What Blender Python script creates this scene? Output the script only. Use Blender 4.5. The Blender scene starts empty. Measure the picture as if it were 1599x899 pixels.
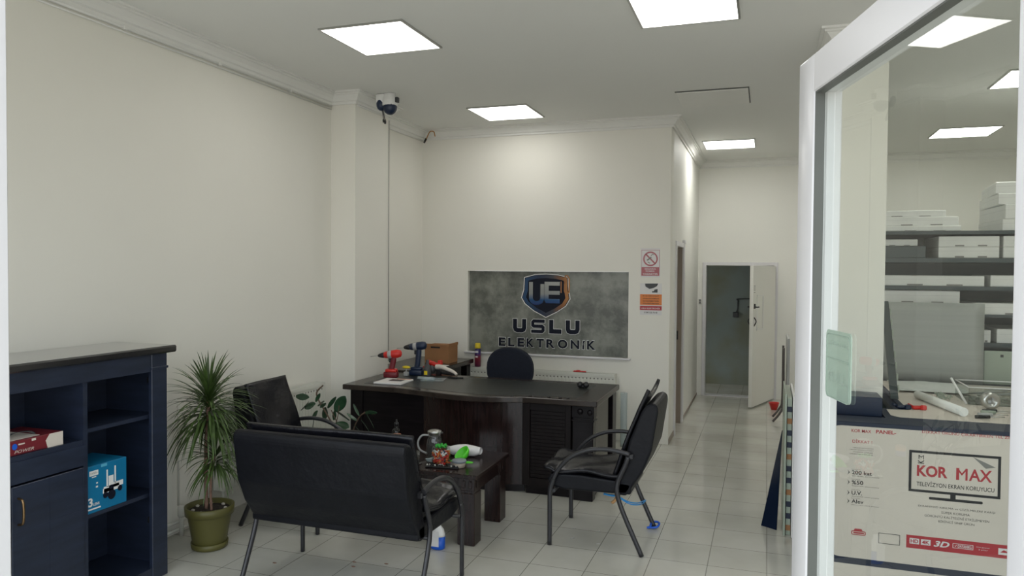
import bpy, bmesh, math, random
from mathutils import Matrix, Vector
PI = math.pi
random.seed(7)
D = bpy.data
C = bpy.context.scene.collection
S = bpy.context.scene

# ------------------------------------------------------------------ camera
cam = D.objects.new('camera', D.cameras.new('camera'))
C.objects.link(cam)
S.camera = cam
cam.data.sensor_width = 36
cam.data.lens = 36 * 1157.65 / 1599
cam.data.clip_start = 0.02
yaw, pitch, roll = 0.330289, 0.024667, 0.007242
F0 = Vector((-math.sin(yaw), math.cos(yaw), 0))
R0 = Vector((math.cos(yaw), math.sin(yaw), 0))
Fw = F0 * math.cos(pitch) + Vector((0, 0, -1)) * math.sin(pitch)
U0 = F0 * math.sin(pitch) + Vector((0, 0, 1)) * math.cos(pitch)
Rw = R0 * math.cos(roll) + U0 * math.sin(roll)
Uw = -R0 * math.sin(roll) + U0 * math.cos(roll)
m = Matrix((Rw, Uw, -Fw)).transposed().to_4x4()
m.translation = Vector((0, 0, 1.727))
cam.matrix_world = m

# ------------------------------------------------------------------ world, exposure
W = D.worlds.new('daylight'); S.world = W; W.use_nodes = True
wn = W.node_tree.nodes; wl = W.node_tree.links
bg = wn['Background']; bg.inputs[1].default_value = 2.3
tc = wn.new('ShaderNodeTexCoord'); sp = wn.new('ShaderNodeSeparateXYZ'); rp = wn.new('ShaderNodeValToRGB')
rp.color_ramp.elements[0].position = 0.44; rp.color_ramp.elements[0].color = (.60, .575, .54, 1)
rp.color_ramp.elements[1].position = 0.62; rp.color_ramp.elements[1].color = (.84, .92, 1.0, 1)
mr = wn.new('ShaderNodeMapRange'); mr.inputs[1].default_value = -1; mr.inputs[2].default_value = 1
wl.new(tc.outputs['Generated'], sp.inputs[0]); wl.new(sp.outputs[2], mr.inputs[0])
wl.new(mr.outputs[0], rp.inputs[0]); wl.new(rp.outputs[0], bg.inputs[0])
PANEL_POWER = 6.2
S.view_settings.view_transform = 'Standard'
S.view_settings.look = 'None'
S.view_settings.gamma = 1
S.view_settings.use_curve_mapping = False
S.view_settings.exposure = 0.2

# ------------------------------------------------------------------ materials
def nodes(name):
    mt = D.materials.new(name); mt.use_nodes = True
    return mt, mt.node_tree.nodes, mt.node_tree.links, mt.node_tree.nodes['Principled BSDF']

def mat(name, col, rough=.5, metal=0, var=.04, scale=8, bump=0, bscale=60, spec=.5, coat=0, stretch=None):
    mt, n, l, b = nodes(name)
    b.inputs['Roughness'].default_value = rough
    b.inputs['Metallic'].default_value = metal
    b.inputs['Specular IOR Level'].default_value = spec
    b.inputs['Coat Weight'].default_value = coat
    b.inputs['Coat Roughness'].default_value = .12
    t = n.new('ShaderNodeTexCoord'); mp = n.new('ShaderNodeMapping')
    if stretch: mp.inputs['Scale'].default_value = stretch
    l.new(t.outputs['Object'], mp.inputs[0])
    no = n.new('ShaderNodeTexNoise'); no.inputs['Scale'].default_value = scale; no.inputs['Detail'].default_value = 4
    l.new(mp.outputs[0], no.inputs['Vector'])
    cr = n.new('ShaderNodeValToRGB')
    cr.color_ramp.elements[0].position = .3; cr.color_ramp.elements[1].position = .7
    cr.color_ramp.elements[0].color = (*[max(0, c * (1 - var)) for c in col], 1)
    cr.color_ramp.elements[1].color = (*[min(1, c * (1 + var)) for c in col], 1)
    l.new(no.outputs[0], cr.inputs[0]); l.new(cr.outputs[0], b.inputs['Base Color'])
    if bump:
        n2 = n.new('ShaderNodeTexNoise'); n2.inputs['Scale'].default_value = bscale; n2.inputs['Detail'].default_value = 3
        l.new(mp.outputs[0], n2.inputs['Vector'])
        bp = n.new('ShaderNodeBump'); bp.inputs['Strength'].default_value = bump; bp.inputs['Distance'].default_value = .01
        l.new(n2.outputs[0], bp.inputs['Height']); l.new(bp.outputs[0], b.inputs['Normal'])
    return mt

def emis(name, col, power):
    mt, n, l, b = nodes(name)
    b.inputs['Base Color'].default_value = (.9, .9, .9, 1)
    b.inputs['Emission Color'].default_value = (*col, 1)
    b.inputs['Emission Strength'].default_value = power
    return mt

def clear(name, tint, ior=1.5, rough=0, solid=0, scol=(1, 1, 1)):
    """thin glass: what shows through plus a Fresnel reflection on its outer side"""
    mt, n, l, b = nodes(name)
    out = [x for x in n if x.type == 'OUTPUT_MATERIAL'][0]
    n.remove(b)
    tr = n.new('ShaderNodeBsdfTransparent'); tr.inputs[0].default_value = (*tint, 1)
    gl = n.new('ShaderNodeBsdfGlossy'); gl.inputs['Roughness'].default_value = rough
    fr = n.new('ShaderNodeFresnel'); fr.inputs[0].default_value = ior
    ge = n.new('ShaderNodeNewGeometry')
    inv = n.new('ShaderNodeMath'); inv.operation = 'SUBTRACT'; inv.inputs[0].default_value = 1
    mu = n.new('ShaderNodeMath'); mu.operation = 'MULTIPLY'
    l.new(ge.outputs['Backfacing'], inv.inputs[1]); l.new(fr.outputs[0], mu.inputs[0]); l.new(inv.outputs[0], mu.inputs[1])
    mx = n.new('ShaderNodeMixShader')
    l.new(mu.outputs[0], mx.inputs[0]); l.new(gl.outputs[0], mx.inputs[2])
    if solid:
        df = n.new('ShaderNodeBsdfDiffuse'); df.inputs[0].default_value = (*scol, 1)
        m2 = n.new('ShaderNodeMixShader'); m2.inputs[0].default_value = solid
        l.new(tr.outputs[0], m2.inputs[1]); l.new(df.outputs[0], m2.inputs[2]); l.new(m2.outputs[0], mx.inputs[1])
    else:
        l.new(tr.outputs[0], mx.inputs[1])
    l.new(mx.outputs[0], out.inputs[0])
    return mt

def tile_mat():
    mt, n, l, b = nodes('floor_tiles')
    t = n.new('ShaderNodeTexCoord'); mp = n.new('ShaderNodeMapping')
    mp.inputs['Location'].default_value = (.961 + .0016, -4.457 + .0016 + 13 * .33, 0)
    l.new(t.outputs['Object'], mp.inputs[0])
    br = n.new('ShaderNodeTexBrick'); br.offset = 0; br.squash = 1
    for k, v in (('Scale', 1), ('Mortar Size', .0019), ('Mortar Smooth', .3), ('Bias', 0), ('Brick Width', .33), ('Row Height', .33)):
        br.inputs[k].default_value = v
    br.inputs['Color1'].default_value = (.55, .545, .49, 1)
    br.inputs['Color2'].default_value = (.59, .585, .53, 1)
    br.inputs['Mortar'].default_value = (.12, .115, .10, 1)
    l.new(mp.outputs[0], br.inputs['Vector'])
    no = n.new('ShaderNodeTexNoise'); no.inputs['Scale'].default_value = 2.2; no.inputs['Detail'].default_value = 6
    l.new(t.outputs['Object'], no.inputs['Vector'])
    cr = n.new('ShaderNodeValToRGB')
    cr.color_ramp.elements[0].position = .3; cr.color_ramp.elements[0].color = (.84, .83, .80, 1)
    cr.color_ramp.elements[1].position = .65; cr.color_ramp.elements[1].color = (1, 1, 1, 1)
    mx = n.new('ShaderNodeMix'); mx.data_type = 'RGBA'; mx.blend_type = 'MULTIPLY'; mx.inputs[0].default_value = 1
    l.new(no.outputs[0], cr.inputs[0]); l.new(br.outputs[0], mx.inputs[6]); l.new(cr.outputs[0], mx.inputs[7])
    l.new(mx.outputs[2], b.inputs['Base Color'])
    b.inputs['Roughness'].default_value = .16
    bp = n.new('ShaderNodeBump'); bp.inputs['Strength'].default_value = .25; bp.inputs['Distance'].default_value = .002; bp.invert = True
    l.new(br.outputs['Fac'], bp.inputs['Height']); l.new(bp.outputs[0], b.inputs['Normal'])
    return mt

def concrete_mat():
    mt, n, l, b = nodes('concrete_look_print')
    t = n.new('ShaderNodeTexCoord')
    a = n.new('ShaderNodeTexNoise'); a.inputs['Scale'].default_value = 3.4; a.inputs['Detail'].default_value = 9; a.inputs['Roughness'].default_value = .66
    l.new(t.outputs['Object'], a.inputs['Vector'])
    cr = n.new('ShaderNodeValToRGB')
    cr.color_ramp.elements[0].position = .40; cr.color_ramp.elements[0].color = (.105, .112, .096, 1)
    cr.color_ramp.elements[1].position = .60; cr.color_ramp.elements[1].color = (.25, .26, .225, 1)
    l.new(a.outputs[0], cr.inputs[0]); l.new(cr.outputs[0], b.inputs['Base Color'])
    b.inputs['Roughness'].default_value = .3
    return mt

def ramp_mat(name, stops, axis=0, lo=-1, hi=1, rough=.3, metal=.3):
    """colour printed along one object axis"""
    mt, n, l, b = nodes(name)
    t = n.new('ShaderNodeTexCoord'); s = n.new('ShaderNodeSeparateXYZ'); r = n.new('ShaderNodeMapRange'); cr = n.new('ShaderNodeValToRGB')
    r.inputs[1].default_value = lo; r.inputs[2].default_value = hi
    e = cr.color_ramp.elements
    e[0].position = stops[0][0]; e[0].color = (*stops[0][1], 1)
    e[1].position = stops[-1][0]; e[1].color = (*stops[-1][1], 1)
    for p, c in stops[1:-1]:
        q = e.new(p); q.color = (*c, 1)
    l.new(t.outputs['Object'], s.inputs[0]); l.new(s.outputs[axis], r.inputs[0]); l.new(r.outputs[0], cr.inputs[0])
    l.new(cr.outputs[0], b.inputs['Base Color'])
    b.inputs['Roughness'].default_value = rough; b.inputs['Metallic'].default_value = metal
    return mt

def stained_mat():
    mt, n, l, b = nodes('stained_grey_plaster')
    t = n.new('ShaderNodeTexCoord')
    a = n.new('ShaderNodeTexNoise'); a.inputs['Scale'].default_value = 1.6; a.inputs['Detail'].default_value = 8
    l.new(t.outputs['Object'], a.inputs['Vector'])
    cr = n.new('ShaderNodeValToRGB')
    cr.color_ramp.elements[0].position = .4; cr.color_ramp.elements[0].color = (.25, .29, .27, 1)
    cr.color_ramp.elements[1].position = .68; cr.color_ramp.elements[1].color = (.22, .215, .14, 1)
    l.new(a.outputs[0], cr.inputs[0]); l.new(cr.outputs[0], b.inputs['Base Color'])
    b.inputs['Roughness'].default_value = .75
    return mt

WALL = mat('wall_cream_paint', (.80, .785, .715), .75, var=.015, scale=1.2, bump=.03, bscale=30)
PLAS = mat('corridor_wall_paint', (.80, .795, .735), .55, var=.015, scale=1.2)
CEIL = mat('ceiling_white_paint', (.78, .785, .755), .85, var=.01, scale=1)
CROWN = mat('cornice_white', (.78, .78, .745), .6, var=.01)
TILE = tile_mat()
CONC = concrete_mat()
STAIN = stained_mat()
PVC = mat('white_pvc', (.69, .68, .685), .28, var=.01)
GASKET = mat('grey_gasket', (.10, .105, .095), .5, var=.05)
WOODD = mat('dark_wenge_wood', (.008, .006, .007), .28, var=.4, scale=5, stretch=(1, 1, 9), spec=.22)
WOODM = mat('matt_wenge_wood', (.008, .005, .005), .5, var=.4, scale=5, stretch=(9, 1, 1), spec=.25)
WOODT = mat('dark_wenge_top', (.030, .022, .018), .24, var=.35, scale=5, stretch=(1, 9, 1), spec=.5)
WOODR = mat('dark_redbrown_wood', (.018, .009, .008), .2, var=.4, scale=5, stretch=(9, 1, 1), spec=.4)
BLUET = mat('blue_black_polished_top', (.022, .021, .022), .16, var=.2, scale=4, spec=.6, coat=1)
BLUEW = mat('haze_blue_cabinet_wood', (.017, .024, .045), .36, var=.25, scale=4, stretch=(1, 1, 6), spec=.5)  # dark wood with the blue of lens haze mixed into its colour
INLAY = mat('desk_inlay_leatherette', (.016, .018, .016), .30, var=.2, scale=20, bump=.08, bscale=300)
LEATH = mat('black_leatherette', (.006, .0065, .009), .42, var=.15, scale=10, bump=.25, bscale=26, spec=.2)
LEATHS = mat('worn_seat_leatherette', (.008, .008, .011), .26, var=.15, scale=10, bump=.5, bscale=14, spec=.3)
LEATHB = mat('navy_black_fabric', (.007, .010, .020), .7, var=.15, scale=40, bump=.3, bscale=200, spec=.3)
TUBE = mat('dark_grey_tube', (.022, .022, .025), .3, var=.2, scale=12, spec=.5)
TUBEW = mat('worn_grey_tube', (.10, .085, .08), .35, var=.3, scale=6)
BRACK = mat('black_plastic', (.012, .012, .013), .4)
STEEL = mat('brushed_steel', (.55, .55, .53), .28, 1)
CHROME = mat('chrome', (.7, .7, .7), .12, 1)
RADW = mat('radiator_white', (.70, .70, .63), .35, var=.01)
SHADOWGAP = mat('radiator_slot_shade', (.16, .155, .13), .6)
WHITE = mat('white_plastic', (.78, .78, .76), .4, var=.01)
GREYP = mat('light_grey_plastic', (.42, .43, .42), .4)
DGREY = mat('dark_grey_plastic', (.045, .047, .05), .45)
RED = mat('red_plastic', (.60, .025, .018), .35)
REDB = mat('red_print', (.42, .035, .045), .5)
PINK = mat('faded_red_print', (.45, .14, .16), .5)
ORANGE = mat('orange_print', (.72, .22, .05), .5)
YELLOW = mat('yellow_plastic', (.72, .55, .02), .4)
NAVY = mat('navy_print', (.012, .02, .045), .5)
NAVYP = mat('navy_plastic', (.007, .018, .050), .35)
BLUE = mat('blue_plastic', (.01, .10, .55), .35)
CYAN = mat('cyan_carton', (.0, .16, .33), .45, var=.06, scale=3)
CYANL = mat('light_cyan_print', (.10, .42, .60), .5)
INK = mat('black_ink', (.015, .015, .016), .5)
INKN = mat('navy_ink_letters', (.006, .008, .018), .5, spec=.2)
GREYI = mat('grey_ink', (.22, .215, .20), .6)
CREAM = mat('cream_carton', (.66, .60, .53), .55, var=.03, scale=3)
FOAM = mat('white_foam_carton', (.86, .87, .84), .6, var=.04, scale=6)
FOAMG = mat('greyish_foam_carton', (.60, .63, .60), .6, var=.05, scale=6)
CARD = mat('brown_cardboard', (.33, .16, .065), .7, var=.08, scale=6)
PAPER = mat('white_paper', (.72, .71, .70), .5, var=.02)
SHELFM = mat('dark_shelf_metal', (.045, .066, .070), .45)
SHEET = mat('grey_diffuser_sheet', (.36, .38, .355), .35, var=.12, scale=3, stretch=(.05, 1, 5))
OLIVE = mat('olive_green_plastic', (.105, .098, .026), .45, var=.06)
SOIL = mat('potting_soil', (.025, .017, .012), .9, var=.5, scale=60, bump=.6, bscale=90)
STONE = mat('pale_pebble', (.55, .50, .42), .7)
BARK = mat('pinkish_bark', (.24, .14, .10), .8, var=.3, scale=30)
LEAF = mat('narrow_leaf_green', (.060, .105, .025), .4, var=.5, scale=14)
LEAF2 = mat('rubber_leaf_green', (.022, .060, .028), .22, var=.4, scale=10)
STEM = mat('brown_stem', (.10, .06, .035), .6)
LIME = mat('lime_green_plastic', (.10, .62, .03), .4)
GREEN = mat('green_lid_plastic', (.02, .42, .03), .4)
MAROON = mat('maroon_print', (.16, .012, .02), .45)
TAN = mat('tan_plastic', (.45, .25, .10), .5)
SKYB = mat('light_blue_cord', (.04, .32, .75), .45)
JAMB = mat('brown_door_jamb', (.30, .25, .20), .5)
GAPDARK = mat('dark_sheet_and_gap', (.006, .012, .028), .15)
PCBG = mat('pale_green_board', (.36, .42, .34), .4)
GLASS = clear('door_glass', (.965, .985, .965), 1.75)
THIN = clear('clear_container', (.86, .88, .87), 1.5, .03)
JUG = clear('jug_glass', (.55, .56, .54), 1.7, .02, .10, (.5, .5, .48))
STICK = clear('pale_green_sticker', (.72, .82, .74), 1.4, .2, .55, (.50, .60, .52))
HAZY = clear('hazy_film', (.8, .85, .85), 1.5, .1, .45, (.55, .62, .64))
DIFFB = emis('bright_panel_diffuser', (1, .99, .95), PANEL_POWER * 1.9)
DIFF = emis('lit_panel_diffuser', (1, .985, .95), PANEL_POWER)

# ------------------------------------------------------------------ mesh helpers
def cr_path(pts, k=6):
    """smooth a polyline through its points"""
    P = [Vector(p) for p in pts]
    if len(P) < 3: return P
    out = []
    Q = [P[0] * 2 - P[1]] + P + [P[-1] * 2 - P[-2]]
    for i in range(1, len(Q) - 2):
        a, b, c, d = Q[i - 1], Q[i], Q[i + 1], Q[i + 2]
        for j in range(k):
            t = j / k
            out.append(.5 * ((2 * b) + (c - a) * t + (2 * a - 5 * b + 4 * c - d) * t * t + (-a + 3 * b - 3 * c + d) * t ** 3))
    out.append(P[-1])
    return out

class MB:
    def __init__(s):
        s.bm = bmesh.new()
    def faces(s, vs, fs, mi=0, smooth=False):
        v = [s.bm.verts.new(p) for p in vs]
        for f in fs:
            try:
                q = s.bm.faces.new([v[i] for i in f]); q.material_index = mi; q.smooth = smooth
            except ValueError:
                pass
        return v
    def box(s, a, b, mi=0, bev=0, M=None, seg=1):
        x0, y0, z0 = [min(p, q) for p, q in zip(a, b)]
        x1, y1, z1 = [max(p, q) for p, q in zip(a, b)]
        t = bmesh.new()
        v = [t.verts.new(p) for p in ((x0, y0, z0), (x1, y0, z0), (x1, y1, z0), (x0, y1, z0), (x0, y0, z1), (x1, y0, z1), (x1, y1, z1), (x0, y1, z1))]
        for f in ((0, 3, 2, 1), (4, 5, 6, 7), (0, 1, 5, 4), (1, 2, 6, 5), (2, 3, 7, 6), (3, 0, 4, 7)):
            t.faces.new([v[i] for i in f])
        if bev:
            bmesh.ops.bevel(t, geom=t.edges[:], offset=min(bev, .49 * min(x1 - x0, y1 - y0, z1 - z0)), segments=seg, affect='EDGES', profile=.5)
        s.merge(t, mi, M, smooth=seg > 1)
        return s
    def merge(s, t, mi=0, M=None, smooth=None):
        mp = {}
        for v in t.verts:
            mp[v] = s.bm.verts.new(M @ v.co if M else v.co)
        for f in t.faces:
            try:
                q = s.bm.faces.new([mp[v] for v in f.verts]); q.material_index = mi
                q.smooth = f.smooth if smooth is None else smooth
            except ValueError:
                pass
        t.free()
    def prism(s, poly, h0, h1, ax='z', mi=0, M=None, bev=0):
        """extrude a 2D polygon between h0 and h1 along an axis (poly is (x,y), (x,z) or (y,z))"""
        f = {'z': lambda p, h: (p[0], p[1], h), 'y': lambda p, h: (p[0], h, p[1]), 'x': lambda p, h: (h, p[0], p[1])}[ax]
        n = len(poly); t = bmesh.new()
        a = [t.verts.new(f(p, h0)) for p in poly]; b = [t.verts.new(f(p, h1)) for p in poly]
        t.faces.new(a); t.faces.new(b[::-1])
        for i in range(n):
            t.faces.new((a[i], b[i], b[(i + 1) % n], a[(i + 1) % n]))
        bmesh.ops.recalc_face_normals(t, faces=t.faces[:])
        if bev: bmesh.ops.bevel(t, geom=t.edges[:], offset=bev, segments=2, affect='EDGES', profile=.5)
        s.merge(t, mi, M)
        return s
    def tube(s, pts, r, r2=None, side=(0, 1, 0), n=10, mi=0, k=6, smooth=True, caps=True):
        P = cr_path(pts, k) if k else [Vector(p) for p in pts]
        r2 = r2 or r
        rings = []
        N = len(P)
        for i, p in enumerate(P):
            d = (P[min(i + 1, N - 1)] - P[max(i - 1, 0)])
            d = d.normalized() if d.length > 1e-9 else Vector((0, 0, 1))
            sd = Vector(side)
            if abs(sd.dot(d)) > .95: sd = Vector((1, 0, 0)) if abs(d.x) < .9 else Vector((0, 0, 1))
            u = (sd - d * sd.dot(d)).normalized(); w = d.cross(u)
            rr = r(i / (N - 1)) if callable(r) else r
            rr2 = rr if callable(r) else r2
            rings.append([s.bm.verts.new(p + u * rr * math.cos(2 * PI * j / n) + w * rr2 * math.sin(2 * PI * j / n)) for j in range(n)])
        for a, b in zip(rings, rings[1:]):
            for j in range(n):
                q = s.bm.faces.new((a[j], a[(j + 1) % n], b[(j + 1) % n], b[j])); q.smooth = smooth; q.material_index = mi
        if caps:
            for ring in (rings[0][::-1], rings[-1]):
                q = s.bm.faces.new(ring); q.material_index = mi
        return s
    def lathe(s, prof, c=(0, 0, 0), n=28, mi=0, M=None, sx=1, sy=1):
        """prof: list of (radius, z) from bottom to top"""
        t = bmesh.new(); rings = []
        for r, z in prof:
            if r < 1e-5: rings.append([t.verts.new((c[0], c[1], c[2] + z))])
            else: rings.append([t.verts.new((c[0] + sx * r * math.cos(2 * PI * j / n), c[1] + sy * r * math.sin(2 * PI * j / n), c[2] + z)) for j in range(n)])
        for a, b in zip(rings, rings[1:]):
            if len(a) == 1 and len(b) == 1: continue
            for j in range(n):
                k = (j + 1) % n
                if len(a) == 1: f = (a[0], b[k], b[j])
                elif len(b) == 1: f = (a[j], a[k], b[0])
                else: f = (a[j], a[k], b[k], b[j])
                t.faces.new(f).smooth = True
        for ring, rev in ((rings[0], True), (rings[-1], False)):
            if len(ring) > 1: t.faces.new(ring[::-1] if rev else ring)
        s.merge(t, mi, M)
        return s
    def ball(s, c, r, mi=0, n=14, M=None):
        rx, ry, rz = r if isinstance(r, (tuple, list)) else (r, r, r)
        prof = [(math.sin(PI * i / 8), -math.cos(PI * i / 8)) for i in range(9)]
        T = Matrix.Translation(c) @ Matrix.Diagonal((rx, ry, rz, 1))
        s.lathe(prof, n=n, mi=mi, M=(M @ T) if M else T)
        return s
    def grid(s, fn, nu, nv, mi=0, thick=0, smooth=True):
        """surface fn(u,v) for u,v in 0..1; thick offsets a second skin along the normal"""
        def pt(i, j): return Vector(fn(i / nu, j / nv))
        P = [[pt(i, j) for j in range(nv + 1)] for i in range(nu + 1)]
        A = [[s.bm.verts.new(P[i][j]) for j in range(nv + 1)] for i in range(nu + 1)]
        def quad(a, b, c, d):
            q = s.bm.faces.new((a, b, c, d)); q.smooth = smooth; q.material_index = mi
        for i in range(nu):
            for j in range(nv):
                quad(A[i][j], A[i + 1][j], A[i + 1][j + 1], A[i][j + 1])
        if thick:
            B = []
            for i in range(nu + 1):
                row = []
                for j in range(nv + 1):
                    du = P[min(i + 1, nu)][j] - P[max(i - 1, 0)][j]; dv = P[i][min(j + 1, nv)] - P[i][max(j - 1, 0)]
                    nn = du.cross(dv)
                    nn = nn.normalized() if nn.length > 1e-9 else Vector((0, 0, 1))
                    row.append(s.bm.verts.new(P[i][j] - nn * thick))
                B.append(row)
            for i in range(nu):
                for j in range(nv):
                    quad(B[i][j + 1], B[i + 1][j + 1], B[i + 1][j], B[i][j])
            for i in range(nu):
                quad(B[i][0], B[i + 1][0], A[i + 1][0], A[i][0]); quad(A[i][nv], A[i + 1][nv], B[i + 1][nv], B[i][nv])
            for j in range(nv):
                quad(A[0][j], A[0][j + 1], B[0][j + 1], B[0][j]); quad(A[nu][j + 1], A[nu][j], B[nu][j], B[nu][j + 1])
        return s
    def stroke(s, pts, w, y, mi=0, M=None, closed=False, t=.0012):
        """flat pen stroke in the XZ plane facing -Y, mitred"""
        P = [Vector((p[0], p[1])) for p in pts]; n = len(P)
        L, Rr = [], []
        for i in range(n):
            a = P[(i - 1) % n] if (closed or i > 0) else None
            b = P[(i + 1) % n] if (closed or i < n - 1) else None
            d1 = (P[i] - a).normalized() if a is not None else None
            d2 = (b - P[i]).normalized() if b is not None else None
            d1 = d1 or d2; d2 = d2 or d1
            n1 = Vector((-d1.y, d1.x)); n2 = Vector((-d2.y, d2.x))
            mm = n1 + n2
            mm = mm.normalized() if mm.length > 1e-6 else n1
            k = w / 2 / max(.35, mm.dot(n1))
            L.append(P[i] + mm * k); Rr.append(P[i] - mm * k)
        rng = range(n if closed else n - 1)
        for i in rng:
            j = (i + 1) % n
            q = [L[i], Rr[i], Rr[j], L[j]]
            s.prism([(v.x, v.y) for v in q], y - t, y, 'y', mi, M)
        return s
    def text(s, txt, x0, z0, w, h, y, mi=0, M=None, bold=0, shear=0):
        cu = D.curves.new('tmp', 'FONT'); cu.body = txt; cu.size = 1; cu.offset = bold; cu.shear = shear
        cu.resolution_u = 3
        o = D.objects.new('tmp', cu); C.objects.link(o)
        dg = bpy.context.evaluated_depsgraph_get(); dg.update()
        me = D.meshes.new_from_object(o.evaluated_get(dg))
        D.objects.remove(o); D.curves.remove(cu)
        if not me.vertices:
            D.meshes.remove(me); return s
        xs = [v.co.x for v in me.vertices]; ys = [v.co.y for v in me.vertices]
        ax, bx, ay, by = min(xs), max(xs), min(ys), max(ys)
        t = bmesh.new(); t.from_mesh(me); D.meshes.remove(me)
        for v in t.verts:
            v.co = ((v.co.x - ax) / (bx - ax) * w + x0, y, (v.co.y - ay) / (by - ay) * h + z0)
        s.merge(t, mi, M, smooth=False)
        return s
    def xform(s, M):
        bmesh.ops.transform(s.bm, matrix=M, verts=s.bm.verts[:]); return s
    def build(s, name, mats, parent=None, local=False, org=None):
        if not isinstance(mats, (list, tuple)): mats = [mats]
        if parent is not None and not local:
            r = parent
            while r.parent: r = r.parent
            bmesh.ops.translate(s.bm, verts=s.bm.verts[:], vec=-r.location)
        if org is not None:
            bmesh.ops.translate(s.bm, verts=s.bm.verts[:], vec=-Vector(org))
        me = D.meshes.new(name); s.bm.to_mesh(me); s.bm.free()
        for q in mats: me.materials.append(q)
        o = D.objects.new(name, me); C.objects.link(o)
        if parent is not None: o.parent = parent
        if org is not None: o.location = org
        return o

def thing(name, label, cat, loc=(0, 0, 0), rz=0, group=None):
    o = D.objects.new(name, None); o.empty_display_size = .1; C.objects.link(o)
    o.location = loc; o.rotation_euler = (0, 0, rz)
    o['label'] = label; o['category'] = cat
    if group: o['group'] = group
    return o

def solo(mb, name, mats, label, cat, group=None, org=None):
    if org is None:
        co = [v.co for v in mb.bm.verts]
        org = ((min(c.x for c in co) + max(c.x for c in co)) / 2, (min(c.y for c in co) + max(c.y for c in co)) / 2, min(c.z for c in co))
    o = mb.build(name, mats, org=org)
    o['label'] = label; o['category'] = cat
    if group: o['group'] = group
    return o

def struct(mb, name, mats, parent=None):
    o = mb.build(name, mats, parent)
    if parent is None: o['kind'] = 'structure'
    return o

def children(o): return [c for c in D.objects if c.parent == o]

def copy_tree(o, parent=None):
    c = o.copy(); C.objects.link(c)
    if parent: c.parent = parent
    for ch in children(o):
        copy_tree(ch, c)
    return c

def RZ(c, a):
    return Matrix.Translation(c) @ Matrix.Rotation(a, 4, 'Z') @ Matrix.Translation(-Vector(c))

# ================================================================== THE ROOM
XL, XR, YB, YC, ZC = -3.6, 3.2, 7.44, 10.6, 3.24
struct(MB().box((-3.9, -.4, -.1), (3.5, 12.2, 0)), 'floor', TILE)
struct(MB().box((-3.9, .9, ZC), (3.5, 12.2, ZC + .12)), 'ceiling', CEIL)
w = MB().box((XL - .15, .9, 0), (XL, 7.6, ZC))
struct(w, 'wall_left', WALL)
struct(MB().box((XL, 5.62, 0), (-3.36, 6.21, ZC)), 'wall_pilaster', WALL)
# back wall with the shallow niche that holds the sign board
w = MB()
nx0, nx1, nz0, nz1 = -3.055, -1.31, .845, 1.712
w.box((XL, YB, 0), (nx0, YB + .2, ZC)).box((nx1, YB, 0), (-.9, YB + .2, ZC))
w.box((nx0, YB, 0), (nx1, YB + .2, nz0)).box((nx0, YB, nz1), (nx1, YB + .2, ZC))
struct(w, 'wall_back', WALL)
t1 = MB().box((nx0 - .03, YB - .035, nz0 - .022), (nx1 + .03, YB + .04, nz0), bev=.004)
struct(t1, 'trim_1', PVC)
# corridor wall (x = -0.9) with its side doorway
w = MB()
dy0, dy1, dz = 7.94, 8.56, 1.99
w.box((-1.05, YB + .2, 0), (-.9, dy0, ZC)).box((-1.05, dy1, 0), (-.9, YC, ZC)).box((-1.05, dy0, dz), (-.9, dy1, ZC))
struct(w, 'wall_corridor', PLAS)
w = MB()
w.box((-1.25, YC, 0), (-.79, YC + .12, ZC)).box((.10, YC, 0), (XR, YC + .12, ZC)).box((-.79, YC, 1.81), (.10, YC + .12, ZC)).box((-.79, YC, 0), (.10, YC + .12, .012))
struct(w, 'wall_corridor_back', PLAS)
w = MB().box((-1.9, 11.75, 0), (.9, 11.87, ZC)).box((-1.9, YC + .12, 0), (-1.8, 11.75, ZC)).box((.8, YC + .12, 0), (.9, 11.75, ZC))
struct(w, 'wall_back_room', STAIN)
struct(MB().box((XR, .9, 0), (XR + .15, YC + .12, ZC)), 'wall_right', WALL)
struct(MB().box((.40, 5.07, 0), (.692, 5.60, ZC)), 'wall_pier', WALL)
struct(MB().box((XL, .9, 2.75), (XR, 1.0, ZC)), 'wall_front', WALL)
# worn skirting of the corridor corner
w = MB().box((-.9, YB + .005, 0), (-.893, dy0 - .06, .055)).box((-.9, dy1 + .07, 0), (-.893, YC - .002, .03))
struct(w, 'baseboard_corridor', JAMB)

def cornice(pts, name, h=.10, d=.10, z=ZC):
    """stepped plaster cornice along a plan polyline; it projects to the right of the walking direction"""
    prof = [(0, -h), (.018, -h), (.018, -h + .02), (.035, -h + .025), (.045, -h + .045), (.066, -.03), (.080, -.027), (.080, -.016), (d, -.014), (d, 0), (0, 0)]
    P = [Vector(p) for p in pts]; N = len(P); n = len(prof); vs = []
    for i, p in enumerate(P):
        d1 = (p - P[i - 1]).normalized() if i else None
        d2 = (P[i + 1] - p).normalized() if i < N - 1 else None
        d1 = d1 or d2; d2 = d2 or d1
        n1 = Vector((d1.y, -d1.x)); n2 = Vector((d2.y, -d2.x)); mm = (n1 + n2).normalized(); k = 1 / max(.3, mm.dot(n1))
        vs += [Vector((p.x + mm.x * k * q[0], p.y + mm.y * k * q[0], z + q[1])) for q in prof]
    fs = [(j * n + i, j * n + (i + 1) % n, (j + 1) * n + (i + 1) % n, (j + 1) * n + i) for j in range(N - 1) for i in range(n)]
    fs += [tuple(range(n)), tuple(range((N - 1) * n, N * n))]
    m_ = MB(); m_.faces(vs, fs); bmesh.ops.recalc_face_normals(m_.bm, faces=m_.bm.faces[:])
    struct(m_, name, CROWN)
cornice([(XL, 1.0), (XL, 5.62), (-3.36, 5.62), (-3.36, 6.21), (XL, 6.21), (XL, YB), (-.9, YB), (-.9, YC), (XR, YC)], 'trim_2')
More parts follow.
